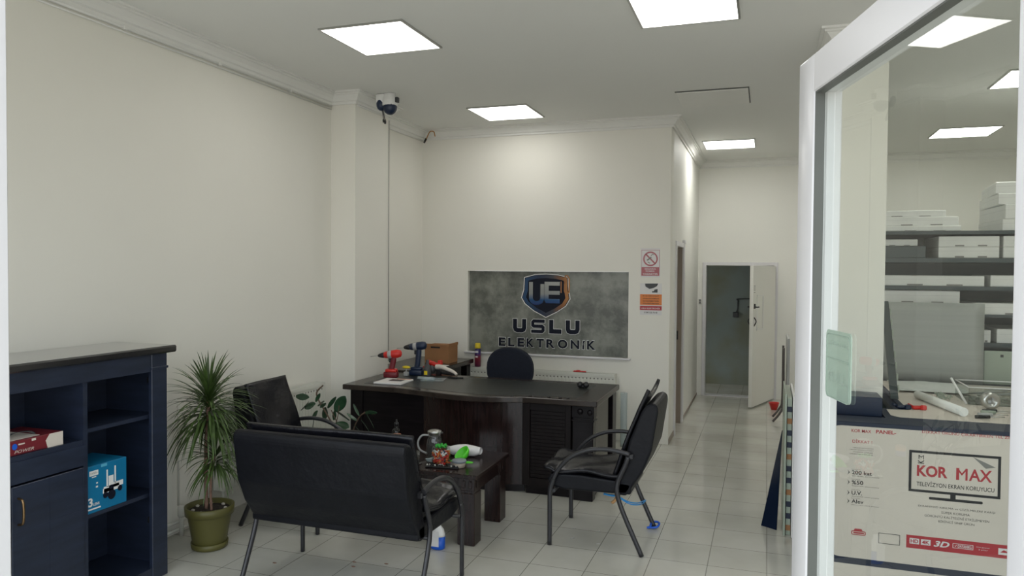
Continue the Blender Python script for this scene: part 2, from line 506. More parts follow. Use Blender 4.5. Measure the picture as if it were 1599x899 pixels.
cornice([(.692, 5.60), (.692, 5.07), (.40, 5.07), (.40, 5.60)][::-1], 'trim_3')

# side doorway of the corridor: casing, jamb and closed leaf
d2 = thing('door_2', '', '', (-.9, 8.25, 0)); del d2['label'], d2['category']; d2['kind'] = 'structure'
w = MB().box((-.9, dy0 - .07, 0), (-.885, dy0, dz + .05)).box((-.9, dy1, 0), (-.88, dy1 + .11, dz + .07), bev=.004).box((-.9, dy0, dz), (-.885, dy1, dz + .05)).box((-.9, dy1 - .02, dz + .05), (-.87, dy1 + .12, dz + .085), bev=.004)
w.build('casing', PVC, d2)
MB().box((-1.04, dy1 - .025, 0), (-.9, dy1, dz)).box((-1.04, dy0, 0), (-.9, dy0 + .025, dz)).build('jamb', JAMB, d2)
MB().box((-1.045, dy0 + .025, .005), (-1.005, dy1 - .025, dz)).build('door_leaf', JAMB, d2)
MB().box((-.965, dy1 - .03, .95), (-.935, dy1 - .024, 1.05)).build('strike_plate', BRACK, d2)

# back door: frame and open leaf
d3 = thing('door_3', '', '', (-.35, YC, 0)); del d3['label'], d3['category']; d3['kind'] = 'structure'
w = MB().box((-.835, YC - .02, 0), (-.785, YC + .12, 1.85), bev=.003).box((.098, YC - .02, 0), (.148, YC + .12, 1.85), bev=.003).box((-.785, YC - .02, 1.805), (.098, YC + .12, 1.85), bev=.003)
w.box((-.785, YC - .01, 0), (.098, YC + .1, .018))
w.build('door_frame', PVC, d3)
ang = math.atan2(9.76 - YC, -.175 - .10)
M3 = Matrix.Translation((.10, YC - .03, 0)) @ Matrix.Rotation(ang, 4, 'Z')
lf = MB().box((0, -.022, .02), (.875, .022, 1.80), M=M3, bev=.003).build('door_leaf', PLAS, d3)
w = MB()
for a in (.13, .30): w.box((a, -.028, 1.0), (a + .015, -.022, 1.40), M=M3)
for z in (1.0, 1.385): w.box((.13, -.028, z), (.315, -.022, z + .015), M=M3)
# leaf side that faces the shop is local +/-y ; frame both sides
for a in (.50, .72): w.box((a, .022, .98), (a + .02, .03, 1.43), M=M3)
for z in (.98, 1.41): w.box((.50, .022, z), (.74, .03, z + .02), M=M3)
for a in (.50, .72): w.box((a, -.03, .98), (a + .02, -.022, 1.43), M=M3)
for z in (.98, 1.41): w.box((.50, -.03, z), (.74, -.022, z + .02), M=M3)
w.build('raised_panel_moulding', CROWN, lf)
w = MB()
for sgn in (-1, 1):
    w.tube([M3 @ Vector((.82, sgn * .022, 1.28)), M3 @ Vector((.82, sgn * .06, 1.28)), M3 @ Vector((.77, sgn * .062, 1.28))], .008, k=3)
    w.box((.80, sgn * .022, 1.26), (.845, sgn * .03, 1.32), M=M3)
    w.tube([M3 @ Vector((.83, sgn * .022, 1.15)), M3 @ Vector((.835, sgn * .05, 1.10)), M3 @ Vector((.83, sgn * .022, 1.04))], .007, k=5)
w.build('door_handle', BRACK, lf)
w = MB()
for z in (1.46, 1.49, 1.515, 1.54):
    w.box((.80, -.0235, z), (.85, -.022, z + .008), M=M3); w.box((.80, .022, z), (.85, .0235, z + .008), M=M3)
w.build('small_notice', GREYI, lf)

# glass entrance door, standing open
drz = math.radians(-74.9)
DR = thing('door_1', '', '', (.065, 1.836, 0), drz); del DR['label'], DR['category']; DR['kind'] = 'structure'
w = MB()
DH, DW, DT = 2.2, .925, .062
w.box((0, 0, .02), (.100, DT, DH), bev=.004, seg=2).box((DW - .10, 0, .02), (DW, DT, DH), bev=.004, seg=2)
w.box((.098, 0, DH - .083), (DW - .098, DT, DH), bev=.003).box((.098, 0, .02), (DW - .098, DT, .14), bev=.003)
w.build('sash_frame', PVC, DR, True)
w = MB()
for a, b in (((.098, .004, .138), (.102, .024, DH - .081)), ((DW - .102, .004, .138), (DW - .098, .024, DH - .081)), ((.1, .004, DH - .086), (DW - .1, .024, DH - .082)), ((.1, .004, .138), (DW - .1, .024, .143))):
    w.box(a, b)
w.build('gasket', GASKET, DR, True)
MB().box((.1, .024, .14), (DW - .1, .030, DH - .083)).build('glass_pane', GLASS, DR, True)
w = MB()
for z in (.3, 1.1, 1.95): w.lathe([(.011, 0), (.011, .1)], (DW + .008, .008, z), 12)
w.build('hinge', WHITE, DR, True)
w = MB().box((-1.42, .88, 0), (-1.262, .95, 2.75), bev=.004).box((-1.285, .86, 0), (-1.268, .88, 2.75), bev=.002)
struct(w, 'trim_5', PVC)
struct(MB().box((.332, .86, 0), (.42, .94, 2.75), bev=.004), 'trim_6', PVC)

# ================================================================== CEILING THINGS
def light_panel(label, loc):
    t = thing('ceiling_light_panel', label, 'ceiling light', loc, 0, 'square lit ceiling panels')
    f = MB()
    for a, b in (((-.295, -.298, -.012), (-.281, .298, 0)), ((.281, -.298, -.012), (.295, .298, 0)), ((-.281, -.298, -.012), (.281, -.284, 0)), ((-.281, .284, -.012), (.281, .298, 0))):
        f.box(a, b)
    f.build('frame', STEEL, t, True)
    MB().box((-.281, -.284, -.008), (.281, .284, -.002)).build('diffuser', DIFF, t, True)
    return t
lp = light_panel('square lit ceiling panel nearest the top left, above the left cabinet side', (-2.405, 4.357, ZC))
for lab, x, y in (('square lit ceiling panel cut off by the top edge of the picture', -.462, 4.357),
                  ('square lit ceiling panel in front of the sign wall, over the desk', -2.386, 6.76),
                  ('square lit ceiling panel at the mouth of the corridor above the back door', -.438, 9.205),
                  ('lit ceiling panel seen through the glass door, above the far shelving', 1.982, 9.12),
                  ('lit ceiling panel seen through the glass door at its right edge', 1.982, 6.733),
                  ('added out-of-view lit ceiling panel that brightens the front of the workbench', 1.982, 4.357),  # added out of view to brighten the carton area
                  ):
    c = copy_tree(lp); c.location = (x, y, ZC); c['label'] = lab
    if y > 6.72 and x > -1 or y > 8:     # the three rear lamps are set brighter to lift the corridor and back wall
        for q in children(c):
            if q.name.startswith('diffuser'):
                q.data = q.data.copy(); q.data.materials[0] = DIFFB

h = thing('ceiling_hatch', 'flat white access hatch in the ceiling before the corridor', 'hatch', (-.455, 6.70, ZC))
MB().box((-.745, 6.42, ZC - .016), (-.165, 6.99, ZC - .001), bev=.003).build('hatch_panel', CROWN, h)
w = MB().box((-.755, 6.405, ZC - .008), (-.155, 6.418, ZC - .0005)).box((-.164, 6.42, ZC - .008), (-.155, 6.99, ZC - .0005))
w.build('gap_edge', GASKET, h)

# domed pan-tilt camera under the ceiling
pc = thing('dome_camera', 'white and navy domed security camera hanging under the ceiling near the pilaster', 'security camera', (-3.105, 5.75, ZC))
w = MB().lathe([(.058, -.112), (.066, -.105), (.066, -.05), (.052, -.02), (.052, 0)], (-3.10, 5.75, ZC), 24)
w.box((-3.215, 5.70, ZC - .085), (-3.13, 5.80, ZC - .004), bev=.014, seg=2)
w.build('housing', WHITE, pc)
MB().ball((-3.095, 5.745, ZC - .118), (.062, .062, .068)).build('lens_dome', NAVYP, pc)
MB().ball((-3.175, 5.735, ZC - .09), (.043, .043, .058)).build('fixed_lens', NAVYP, pc)
MB().box((-3.035, 5.72, ZC - .085), (-3.012, 5.76, ZC - .04), bev=.003).build('antenna_block', DGREY, pc)
w = MB()
w.tube([(-3.17, 5.74, ZC - .14), (-3.155, 5.73, ZC - .18), (-3.15, 5.73, ZC - .22)], .0035, k=4).tube([(-3.16, 5.73, ZC - .13), (-3.14, 5.72, ZC - .18), (-3.13, 5.72, ZC - .23)], .0035, k=4)
w.lathe([(.006, 0), (.008, .02), (.004, .035)], (-3.15, 5.73, ZC - .25), 8).lathe([(.008, 0), (.010, .02), (.004, .04)], (-3.128, 5.72, ZC - .265), 8)
w.build('loose_plugs', BRACK, pc)

# conduits along the left wall, under the cornice
w = MB().tube([(XL + .012, 1.05, 3.132), (XL + .012, 5.60, 3.132)], .010, k=0, n=8).tube([(XL + .012, 1.05, 3.105), (XL + .012, 5.60, 3.105)], .006, k=0, n=8)
for y in (1.8, 2.6, 3.4, 4.2, 5.0): w.box((XL, y, 3.118), (XL + .026, y + .02, 3.142))
solo(w, 'cable_conduit', CROWN, 'thin grey cable conduit clipped along the top of the left wall', 'conduit')
w = MB().tube([(XL + .012, 6.22, 3.132), (XL + .012, 7.40, 3.132)], .010, k=0, n=8).tube([(-3.352, 5.64, 3.132), (-3.352, 6.19, 3.132)], .008, k=0, n=8)
w.tube([(-3.352, 6.2, 3.132), (-3.356, 6.208, 3.132), (-3.59, 6.22, 3.132)], .006, k=0, n=6)
solo(w, 'cable_conduit', CROWN, 'thin conduit running behind the domed camera to the room corner', 'conduit')
w = MB().tube([(-3.352, 6.205, 3.11), (-3.352, 6.205, 2.0), (-3.353, 6.206, .86)], .003, k=0, n=6)
solo(w, 'hanging_cable', GREYI, 'thin grey cable running straight down the pilaster edge to the desk', 'cable')
w = MB().tube([(-3.54, 7.38, 3.12), (-3.50, 7.34, 3.16), (-3.45, 7.30, 3.205), (-3.40, 7.29, 3.20), (-3.385, 7.29, 3.15)], .006, k=6)
w.tube([(-3.56, 7.39, 3.11), (-3.52, 7.355, 3.145)], .011, k=0, mi=1)
solo(w, 'cable_stub', [TAN, BRACK], 'short reddish cable stub poking out at the ceiling corner', 'cable')

# ================================================================== SIGN WALL
sb = thing('sign_board', 'grey concrete-look sign board with shield logo reading USLU ELEKTRONİK', 'sign', (-2.18, YB + .05, nz0 + .001))
MB().box((nx0 + .001, YB + .045, nz0 + .001), (nx1 - .001, YB + .07, nz1 - .001)).build('board', CONC, sb)
yb = YB + .0445
UN = 0.0
def halo_stroke(mb, pts, w, closed=False, mi=0):
    mb.stroke(pts, w, yb, mi, closed=closed)
# USLU block letters, x -2.552..-1.804, z 1.203..1.07
def letter(mb, ch, x, z, w, h, t, y, mi=0):
    r = .028
    if ch == 'U':
        pts = [(x + t / 2, z + h), (x + t / 2, z + t / 2 + r), (x + t / 2 + r * .3, z + t / 2 + r * .3), (x + t / 2 + r, z + t / 2), (x + w - t / 2 - r, z + t / 2), (x + w - t / 2 - r * .3, z + t / 2 + r * .3), (x + w - t / 2, z + t / 2 + r), (x + w - t / 2, z + h)]
    elif ch == 'L':
        pts = [(x + t / 2, z + h), (x + t / 2, z + t / 2), (x + w, z + t / 2)]
    elif ch == 'S':
        a, b = x + t / 2, x + w - t / 2; z0, z1, z2 = z + t / 2, z + h / 2, z + h - t / 2
        pts = [(x + w, z2), (a + .012, z2), (a, z2 - .012), (a, z1 + .010), (a + .012, z1), (b - .012, z1), (b, z1 - .010), (b, z0 + .012), (b - .012, z0), (x, z0)]
    mb.stroke(pts, t, y, mi)
for (nm, ex, mtl, yy) in (('lettering_edge', .009, WHITE, yb), ('lettering', 0, INKN, yb - .0016)):
    lt = MB()
    for ch, x in (('U', -2.552), ('S', -2.348), ('L', -2.151), ('U', -1.971)):
        h_, w_ = .145, (.15 if ch != 'L' else .135)
        z_ = 1.065 - (x + 2.55) * .0
        letter(lt, ch, x - ex / 2, z_ - ex / 2 - .005, w_ + ex, h_ + ex, (.036 if ch == 'S' else .047) + ex, yy)
    kx0 = lambda q: -2.712 + (q - 318) * .001255
    for ch, qa, qb in (('E', 318, 380), ('L', 403, 462), ('E', 488, 548), ('K', 568, 635), ('T', 655, 722), ('R', 742, 815), ('O', 842, 925), ('N', 952, 1026), ('K', 1092, 1160)):
        lt.text(ch, kx0(qa) - ex / 2, .908 - ex / 2, kx0(qb) - kx0(qa) + ex, .093 + ex, yy - .001, bold=.028 + ex * .3)
    xi = kx0(1062)
    lt.prism([(xi - .012 - ex / 2, .908 - ex / 2), (xi + .006 + ex / 2, .908 - ex / 2), (xi + .006 + ex / 2, .965), (xi - .012 - ex / 2, .945)], yy - .001, yy, 'y')
    lt.prism([(xi - .012 - ex / 2, .955), (xi + .006 + ex / 2, .975), (xi + .016, 1.0 + ex / 2), (xi - .004 - ex / 2, 1.0 + ex / 2)], yy - .001, yy, 'y')
    o = lt.build(nm, mtl, sb)
# shield
CXs, CZs = -2.187, 1.468
def shield(k, dz=0):
    P = [(-.245, .165), (-.20, .195), (0, .222), (.19, .200), (.228, .165), (.222, -.02), (.175, -.085), (0, -.235), (-.20, -.10), (-.262, -.03)]
    P = [(-.235, .175), (-.12, .205), (0, .212), (.12, .205), (.232, .180), (.240, .05), (.255, -.04), (.21, -.115), (.12, -.175), (0, -.235), (-.13, -.17), (-.225, -.10), (-.265, -.035), (-.24, .05)]
    return [(CXs + a * k, CZs + b * k + dz) for a, b in P]
SHM = ramp_mat('shield_blue_to_orange_print', [(0, (.02, .07, .16)), (.35, (.015, .03, .07)), (.62, (.05, .05, .06)), (.8, (.22, .09, .03)), (1, (.50, .22, .06))], 0, -.28, .28)
UEM = ramp_mat('monogram_steel_to_blue_print', [(0, (.03, .02, .12)), (.3, (.02, .08, .20)), (.5, (.26, .27, .26)), (1, (.33, .33, .31))], 2, .47, .79, .25, .4)
ld = MB(); ld.prism(shield(1.04), yb - .001, yb, 'y'); ld.build('shield_edge', WHITE, sb)
ld = MB(); ld.prism(shield(1.0), yb - .003, yb - .001, 'y'); ld.build('shield_back', INKN, sb)
ld = MB(); ld.stroke(shield(.90), .034, yb - .004, closed=True)
# plug on its cable, top right of the shield
x = CXs + .20
ld.stroke([(x - .035, CZs + .02), (x - .035, CZs + .14)], .016, yb - .005)
ld.stroke([(x + .0, CZs + .13), (x, CZs + .04), (x + .02, CZs + .0), (x + .05, CZs + .03), (x + .05, CZs + .17), (x + .03, CZs + .2), (x + .01, CZs + .2), (x, CZs + .17), (x, CZs + .12)], .013, yb - .005)
ob = ld.build('shield_band', SHM, sb)
ue = MB()
t_ = .042
ue.stroke([(CXs - .165, CZs + .13), (CXs - .165, CZs - .045), (CXs - .15, CZs - .075), (CXs - .12, CZs - .09), (CXs - .085, CZs - .09), (CXs - .055, CZs - .075), (CXs - .04, CZs - .045), (CXs - .04, CZs + .11)], t_, yb - .005)
E_ = [(-.015, .135), (.15, .135), (.15, .095), (.03, .095), (.03, .04), (.15, .04), (.15, .0), (.03, .0), (.03, -.045), (.15, -.045), (.15, -.09), (.0, -.09), (-.015, -.06)]
ue.prism([(CXs + a, CZs + b) for a, b in E_], yb - .0065, yb - .005, 'y')
ue.build('monogram', UEM, sb)

# no-smoking notice
ns = thing('no_smoking_notice', 'small red and white no-smoking notice taped to the wall right of the board', 'notice', (-1.094, YB, 1.662))
yw = YB - .0005
MB().box((-1.19, YB - .003, 1.662), (-.998, YB, 1.952)).build('backing', PAPER, ns)
w = MB()
ring = [(-1.094 + .066 * math.cos(a * PI / 12), 1.845 + .066 * math.sin(a * PI / 12)) for a in range(24)]
w.stroke(ring, .014, YB - .003, 0, closed=True)
w.stroke([(-1.14, 1.892), (-1.048, 1.798)], .014, YB - .003)
w.box((-1.182, YB - .0045, 1.678), (-1.006, YB - .003, 1.762))
w.stroke([(-1.182, 1.932), (-1.006, 1.932), (-1.006, 1.678), (-1.182, 1.678)], .003, YB - .003, closed=True)
w.build('red_print', PINK, ns)
w = MB().text('SİGARA', -1.15, 1.738, .112, .018, YB - .0055, bold=.02).text('İÇMEK', -1.14, 1.713, .092, .020, YB - .0055, bold=.02).text('YASAKTIR', -1.17, 1.685, .152, .018, YB - .0055, bold=.02)
w.build('lettering', PAPER, ns)
w = MB().stroke([(-1.128, 1.83), (-1.085, 1.86)], .013, YB - .0031).stroke([(-1.09, 1.872), (-1.075, 1.892), (-1.06, 1.885)], .006, YB - .0031).stroke([(-1.12, 1.815), (-1.10, 1.80)], .008, YB - .0031)
w.build('cigarette_drawing', GREYI, ns)

# camera notice
cn = thing('camera_notice', 'white and orange security camera notice below the no-smoking notice', 'notice', (-1.087, YB, 1.285))
MB().box((-1.193, YB - .003, 1.285), (-.978, YB, 1.602)).build('backing', PAPER, cn)
MB().box((-1.193, YB - .0045, 1.385), (-.978, YB - .003, 1.492)).build('orange_band', ORANGE, cn)
MB().box((-1.193, YB - .0045, 1.333), (-.978, YB - .003, 1.375)).build('red_band', REDB, cn)
w = MB().prism([(-1.145, 1.598), (-1.015, 1.60), (-1.025, 1.575), (-1.06, 1.555), (-1.10, 1.545), (-1.14, 1.57)], YB - .005, YB - .003, 'y')
w.prism([(-1.075, 1.51), (-1.02, 1.51), (-1.02, 1.545), (-1.05, 1.54), (-1.055, 1.525), (-1.075, 1.522)], YB - .005, YB - .003, 'y')
w.build('camera_drawing', DGREY, cn)
w = MB()
for i, s_ in enumerate(('BU İŞ YERİ 24 SAAT', 'GÜVENLİK KAMERASI', 'İLE İZLENMEKTEDİR', 'VE KAYDEDİLMEKTEDİR')):
    w.text(s_, -1.165, 1.468 - i * .0245, .16, .014, YB - .005, bold=.02)
w.text('0 545 322 76 42', -1.15, 1.302, .13, .016, YB - .0035, bold=.02)
w.build('dark_lettering', INK, cn)
MB().text('USLU ELEKTRONİK', -1.18, 1.345, .188, .018, YB - .005, bold=.02).build('white_lettering', PAPER, cn)

# light switch beside the back door
w = MB().box((-.885, YC - .012, 1.27), (-.845, YC, 1.34), bev=.003).box((-.879, YC - .018, 1.305), (-.852, YC - .011, 1.335), mi=1).box((-.879, YC - .018, 1.275), (-.852, YC - .011, 1.30), mi=1)
solo(w, 'light_switch', [WHITE, GREYI], 'double light switch on the wall left of the back door', 'switch')
w = MB().box((-.47, 11.70, 1.03), (-.39, 11.75, 1.11), bev=.006)
w.tube([(-.43, 11.735, 1.10), (-.405, 11.735, 1.16), (-.40, 11.735, 1.28), (-.38, 11.735, 1.31), (.1, 11.735, 1.32)], .008, k=4)
solo(w, 'junction_box', DGREY, 'dark wall socket box and cable in the room beyond the back door', 'socket')

# ================================================================== RADIATORS
def radiator_mesh(L, z0, z1, horiz='x'):
    """panel radiator, local: length along x from 0..L, back at y=0, front at y=-.1"""
    f = MB(); g = MB(); n = int(L / .038)
    f.box((0, -.095, z0), (L, -.085, z1 - .03)).box((0, -.015, z0), (L, -.005, z1 - .03))
    for i in range(n):
        x = .012 + i * (L - .02) / n
        f.box((x, -.101, z0 + .03), (x + .020, -.094, z1 - .06), bev=.003)
    g.box((-.003, -.10, z1 - .03), (L + .003, -.092, z1)).box((-.003, -.012, z1 - .03), (L + .003, -.004, z1))
    for i in range(int(L / .018)):
        x = .01 + i * .018
        g.box((x, -.092, z1 - .008), (x + .006, -.012, z1 - .003))
    g.box((-.004, -.10, z0), (0, -.004, z1)).box((L, -.10, z0), (L + .004, -.004, z1))
    return f, g
def radiator(label, loc, rz, L, z0, z1):
    t = thing('radiator', label, 'radiator', loc, rz)
    f, g = radiator_mesh(L, z0, z1)
    for i in range(int(L / .038)):
        x = .022 + i * .038
        f.box((x, -.096, z1 - .058), (x + .012, -.0945, z1 - .046), mi=1)  # dark slot marks: the shade of the gaps put in as colour
    f.build('panel', [RADW, SHADOWGAP], t, True); g.build('top_grille', RADW, t, True)
    v = MB()
    v.bm.free()
    for x in (.08, L - .08): MB().box((x, -.01, z0 + .05), (x + .03, 0.029, z1 - .08)).build('wall_bracket', RADW, t, True)
    for x in (.04, L - .04): MB().tube([(x, -.05, z0), (x, -.05, .0)], .010, k=0, n=8).build('pipe', RADW, t, True)
    MB().lathe([(.018, 0), (.022, .01), (.022, .05), (.012, .06)], (L - .04, -.05, z0 - .08), 12).build('valve', RADW, t, True)
    return t
radiator('white panel radiator under the sign board behind the desk', (-3.06, YB - .03, 0), 0, 1.64, .17, .69)
radiator('white panel radiator on the left wall behind the potted dracaena', (XL + .03, 4.12, 0), PI / 2, 1.21, .20, .78)
# move the second so that its back is on the left wall (local +y is world -x)
w = MB().tube([(XL + .03, 3.38, .085), (XL + .03, 4.14, .085)], .011, k=0, n=8).tube([(XL + .03, 3.38, .035), (XL + .03, 4.14, .035)], .011, k=0, n=8)
w.tube([(XL + .055, 3.80, .0), (XL + .055, 3.80, .16)], .014, k=0, n=10).lathe([(.02, 0), (.024, .01), (.024, .06), (.016, .07)], (XL + .055, 3.80, .12), 12)
w.tube([(XL + .03, 3.80, .19), (XL + .03, 3.80, .85)], .007, k=0, n=8)
solo(w, 'heating_pipes', RADW, 'white heating pipes with a valve low on the left wall by the pot', 'pipes')

# ================================================================== DESK
dk = thing('executive_desk', 'large dark wooden executive desk with bowed front and louvred side panel', 'desk', (-2.25, 5.8, 0))
outline = [(-3.34, 5.385)] + [(p.x, p.y) for p in cr_path([(-2.86, 5.385, 0), (-2.6, 5.33, 0), (-2.31, 5.255, 0), (-2.10, 5.24, 0), (-1.88, 5.28, 0), (-1.74, 5.335, 0)], 5)] + [(-1.165, 5.345), (-1.165, 6.23), (-3.34, 6.23)]
MB().prism(outline, .717, .76, 'z', bev=.006).build('desk_top', WOODT, dk)
inl = [(-3.20, 5.50)] + [(p[0], p[1] + .10) for p in outline[1:-3]] + [(-1.34, 5.46), (-1.34, 6.12), (-3.20, 6.12)]
MB().prism(inl, .7595, .7612, 'z').build('top_inlay', INLAY, dk)
# front panels
w = MB().box((-3.28, 5.45, .08), (-2.62, 5.475, .717))
w.box((-3.29, 5.43, .0), (-3.18, 5.50, .717), bev=.004)
w.build('left_front_panel', WOODD, dk)
bow = [(-2.62, 5.45), (-2.45, 5.405), (-2.28, 5.375), (-2.10, 5.37), (-1.92, 5.395), (-1.76, 5.44)]
bp = [(p.x, p.y) for p in cr_path([(a, b, 0) for a, b in bow], 4)]
w = MB()
def bowseg(i0, i1, z0, z1, dy=0):
    seg = bp[i0:i1 + 1]
    w.prism([(x, y + dy) for x, y in seg] + [(x, y + dy + .022) for x, y in reversed(seg)], z0, z1, 'z')
N_ = len(bp) - 1
bowseg(0, N_, .07, .345); bowseg(0, N_, .349, .717); bowseg(0, N_, .06, .72, .004)
w.build('bowed_front_panel', WOODR, dk)
w = MB().box((-1.76, 5.40, .07), (-1.70, 5.46, .717), bev=.003).box((-1.42, 5.40, .07), (-1.375, 5.46, .717), bev=.003)
w.box((-1.70, 5.405, .07), (-1.42, 5.46, .13)).box((-1.70, 5.405, .655), (-1.42, 5.46, .717)).box((-1.70, 5.425, .13), (-1.42, 5.46, .655))
for i in range(19): w.box((-1.695, 5.416, .138 + i * .027), (-1.425, 5.43, .138 + i * .027 + .022))
w.build('louvred_panel', WOODM, dk)
w = MB().box((-1.36, 5.385, .0), (-1.20, 5.47, .66), bev=.004).box((-1.365, 5.375, .60), (-1.19, 5.48, .61), bev=.002).box((-1.365, 5.38, .625), (-1.195, 5.475, .717), bev=.003)
w.lathe([(.024, 0), (.018, .008), (0, .012)], (0, 0, 0), 12, M=Matrix.Translation((-1.30, 5.38, .672)) @ Matrix.Rotation(PI / 2, 4, 'X'))
w.ball((-1.225, 5.377, .668), (.02, .012, .022))
w.build('corner_post', WOODD, dk)
MB().box((-1.222, 5.47, .03), (-1.20, 5.93, .717)).build('right_side_panel', WOODT, dk)
MB().box((-1.26, 6.05, .0), (-1.185, 6.20, .717), bev=.004).build('rear_post', WOODD, dk)
MB().box((-3.30, 5.50, .03), (-3.275, 6.19, .717)).build('left_side_panel', WOODD, dk)
w = MB().box((-3.28, 5.47, 0), (-2.62, 5.5, .08)).box((-1.74, 5.44, 0), (-1.38, 5.5, .07))
pl = [(x, y + .03) for x, y in bp]; w.prism(pl + [(x, y + .02) for x, y in reversed(pl)], 0, .07, 'z')
w.build('plinth', WOODD, dk)
w = MB().box((-1.72, 5.50, .1), (-1.25, 6.0, .715))
w.build('drawer_unit', WOODD, dk)
for x, y in ((-2.62, 5.36), (-1.82, 5.335), (-1.70, 5.40), (-1.55, 5.40), (-1.46, 5.40), (-1.40, 5.40)):
    MB().lathe([(.011, 0), (.013, .006), (.009, .011), (0, .012)], (x, y, .7585), 12).build('top_stud', BRACK, dk)

# return desk in the corner
rd = thing('return_desk', 'dark side desk in the corner behind the executive desk, carrying a carton', 'desk', (-3.25, 6.83, 0))
MB().box((-3.58, 6.24, .73), (-2.94, 7.33, .775), bev=.005).build('desk_top', WOODT, rd)
MB().box((-2.99, 6.28, 0), (-2.965, 7.05, .73)).build('side_panel', WOODD, rd)
MB().box((-3.03, 7.20, 0), (-2.965, 7.30, .73)).build('leg', WOODD, rd)
MB().box((-3.56, 6.28, 0), (-3.53, 7.30, .73)).build('side_panel', WOODD, rd)

# office chair behind the desk
oc = thing('office_chair', 'dark navy office chair with a rounded backrest behind the desk', 'chair', (-2.27, 6.75, 0))
def ell(cx, cz, rx, rz, n=28, p=2.3):
    out = []
    for i in range(n):
        a = 2 * PI * i / n; c, s_ = math.cos(a), math.sin(a)
        out.append((cx + rx * math.copysign(abs(c) ** (2 / p), c), cz + rz * math.copysign(abs(s_) ** (2 / p), s_)))
    return out
MB().prism(ell(-2.262, .795, .232, .205), 6.53, 6.59, 'y', bev=.018).build('backrest', LEATHB, oc)
MB().box((-2.52, 6.60, .44), (-2.02, 7.08, .52), bev=.03, seg=3).build('seat', LEATHB, oc)
MB().tube([(-2.27, 6.78, .42), (-2.27, 6.62, .42), (-2.27, 6.60, .55), (-2.27, 6.60, .72)], .022, k=4).build('back_bracket', BRACK, oc)
MB().tube([(-2.27, 6.84, .08), (-2.27, 6.84, .45)], .028, k=0).build('gas_column', BRACK, oc)
w = MB()
for i in range(5):
    a = i * 2 * PI / 5 + .3
    w.tube([(-2.27, 6.84, .10), (-2.27 + .29 * math.cos(a), 6.84 + .29 * math.sin(a), .07)], .018, k=0)
w.build('star_base', BRACK, oc)
for i in range(5):
    a = i * 2 * PI / 5 + .3
    px, py = -2.27 + .29 * math.cos(a), 6.84 + .29 * math.sin(a)
    MB().lathe([(.026, -.02), (.028, -.015), (.028, .015), (.026, .02)], M=Matrix.Translation((px, py, .028)) @ Matrix.Rotation(PI / 2, 4, 'X'), n=14).build('castor', BRACK, oc)

# ================================================================== COFFEE TABLE
ct = thing('coffee_table', 'low dark brown wooden coffee table with thick square legs', 'coffee table', (-2.08, 4.54, 0))
tx0, tx1, ty0, ty1 = -2.50, -1.675, 4.235, 4.86
MB().box((tx0, ty0, .425), (tx1, ty1, .452), bev=.004).build('table_top', WOODR, ct)
w = MB().box((tx0 + .03, ty0 + .03, .335), (tx1 - .03, ty0 + .055, .425)).box((tx0 + .03, ty1 - .055, .335), (tx1 - .03, ty1 - .03, .425))
w.box((tx0 + .03, ty0 + .05, .335), (tx0 + .055, ty1 - .05, .425)).box((tx1 - .055, ty0 + .05, .335), (tx1 - .03, ty1 - .05, .425))
w.build('apron', WOODR, ct)
for lx in (tx0 + .02, tx1 - .135):
    for ly in (ty0 + .02, ty1 - .135):
        L_ = MB().box((lx, ly, 0), (lx + .115, ly + .115, .33), bev=.004)
        L_.box((lx + .006, ly + .006, .33), (lx + .109, ly + .109, .345)).box((lx, ly, .345), (lx + .115, ly + .115, .425), bev=.004)
        for sx_ in (.03, .075): L_.box((lx + sx_, ly - .006, .362), (lx + sx_ + .022, ly + .002, .408), bev=.003)
        L_.box((lx + .113, ly + .03, .362), (lx + .121, ly + .05, .408), bev=.003)
        L_.build('leg', WOODR, ct)

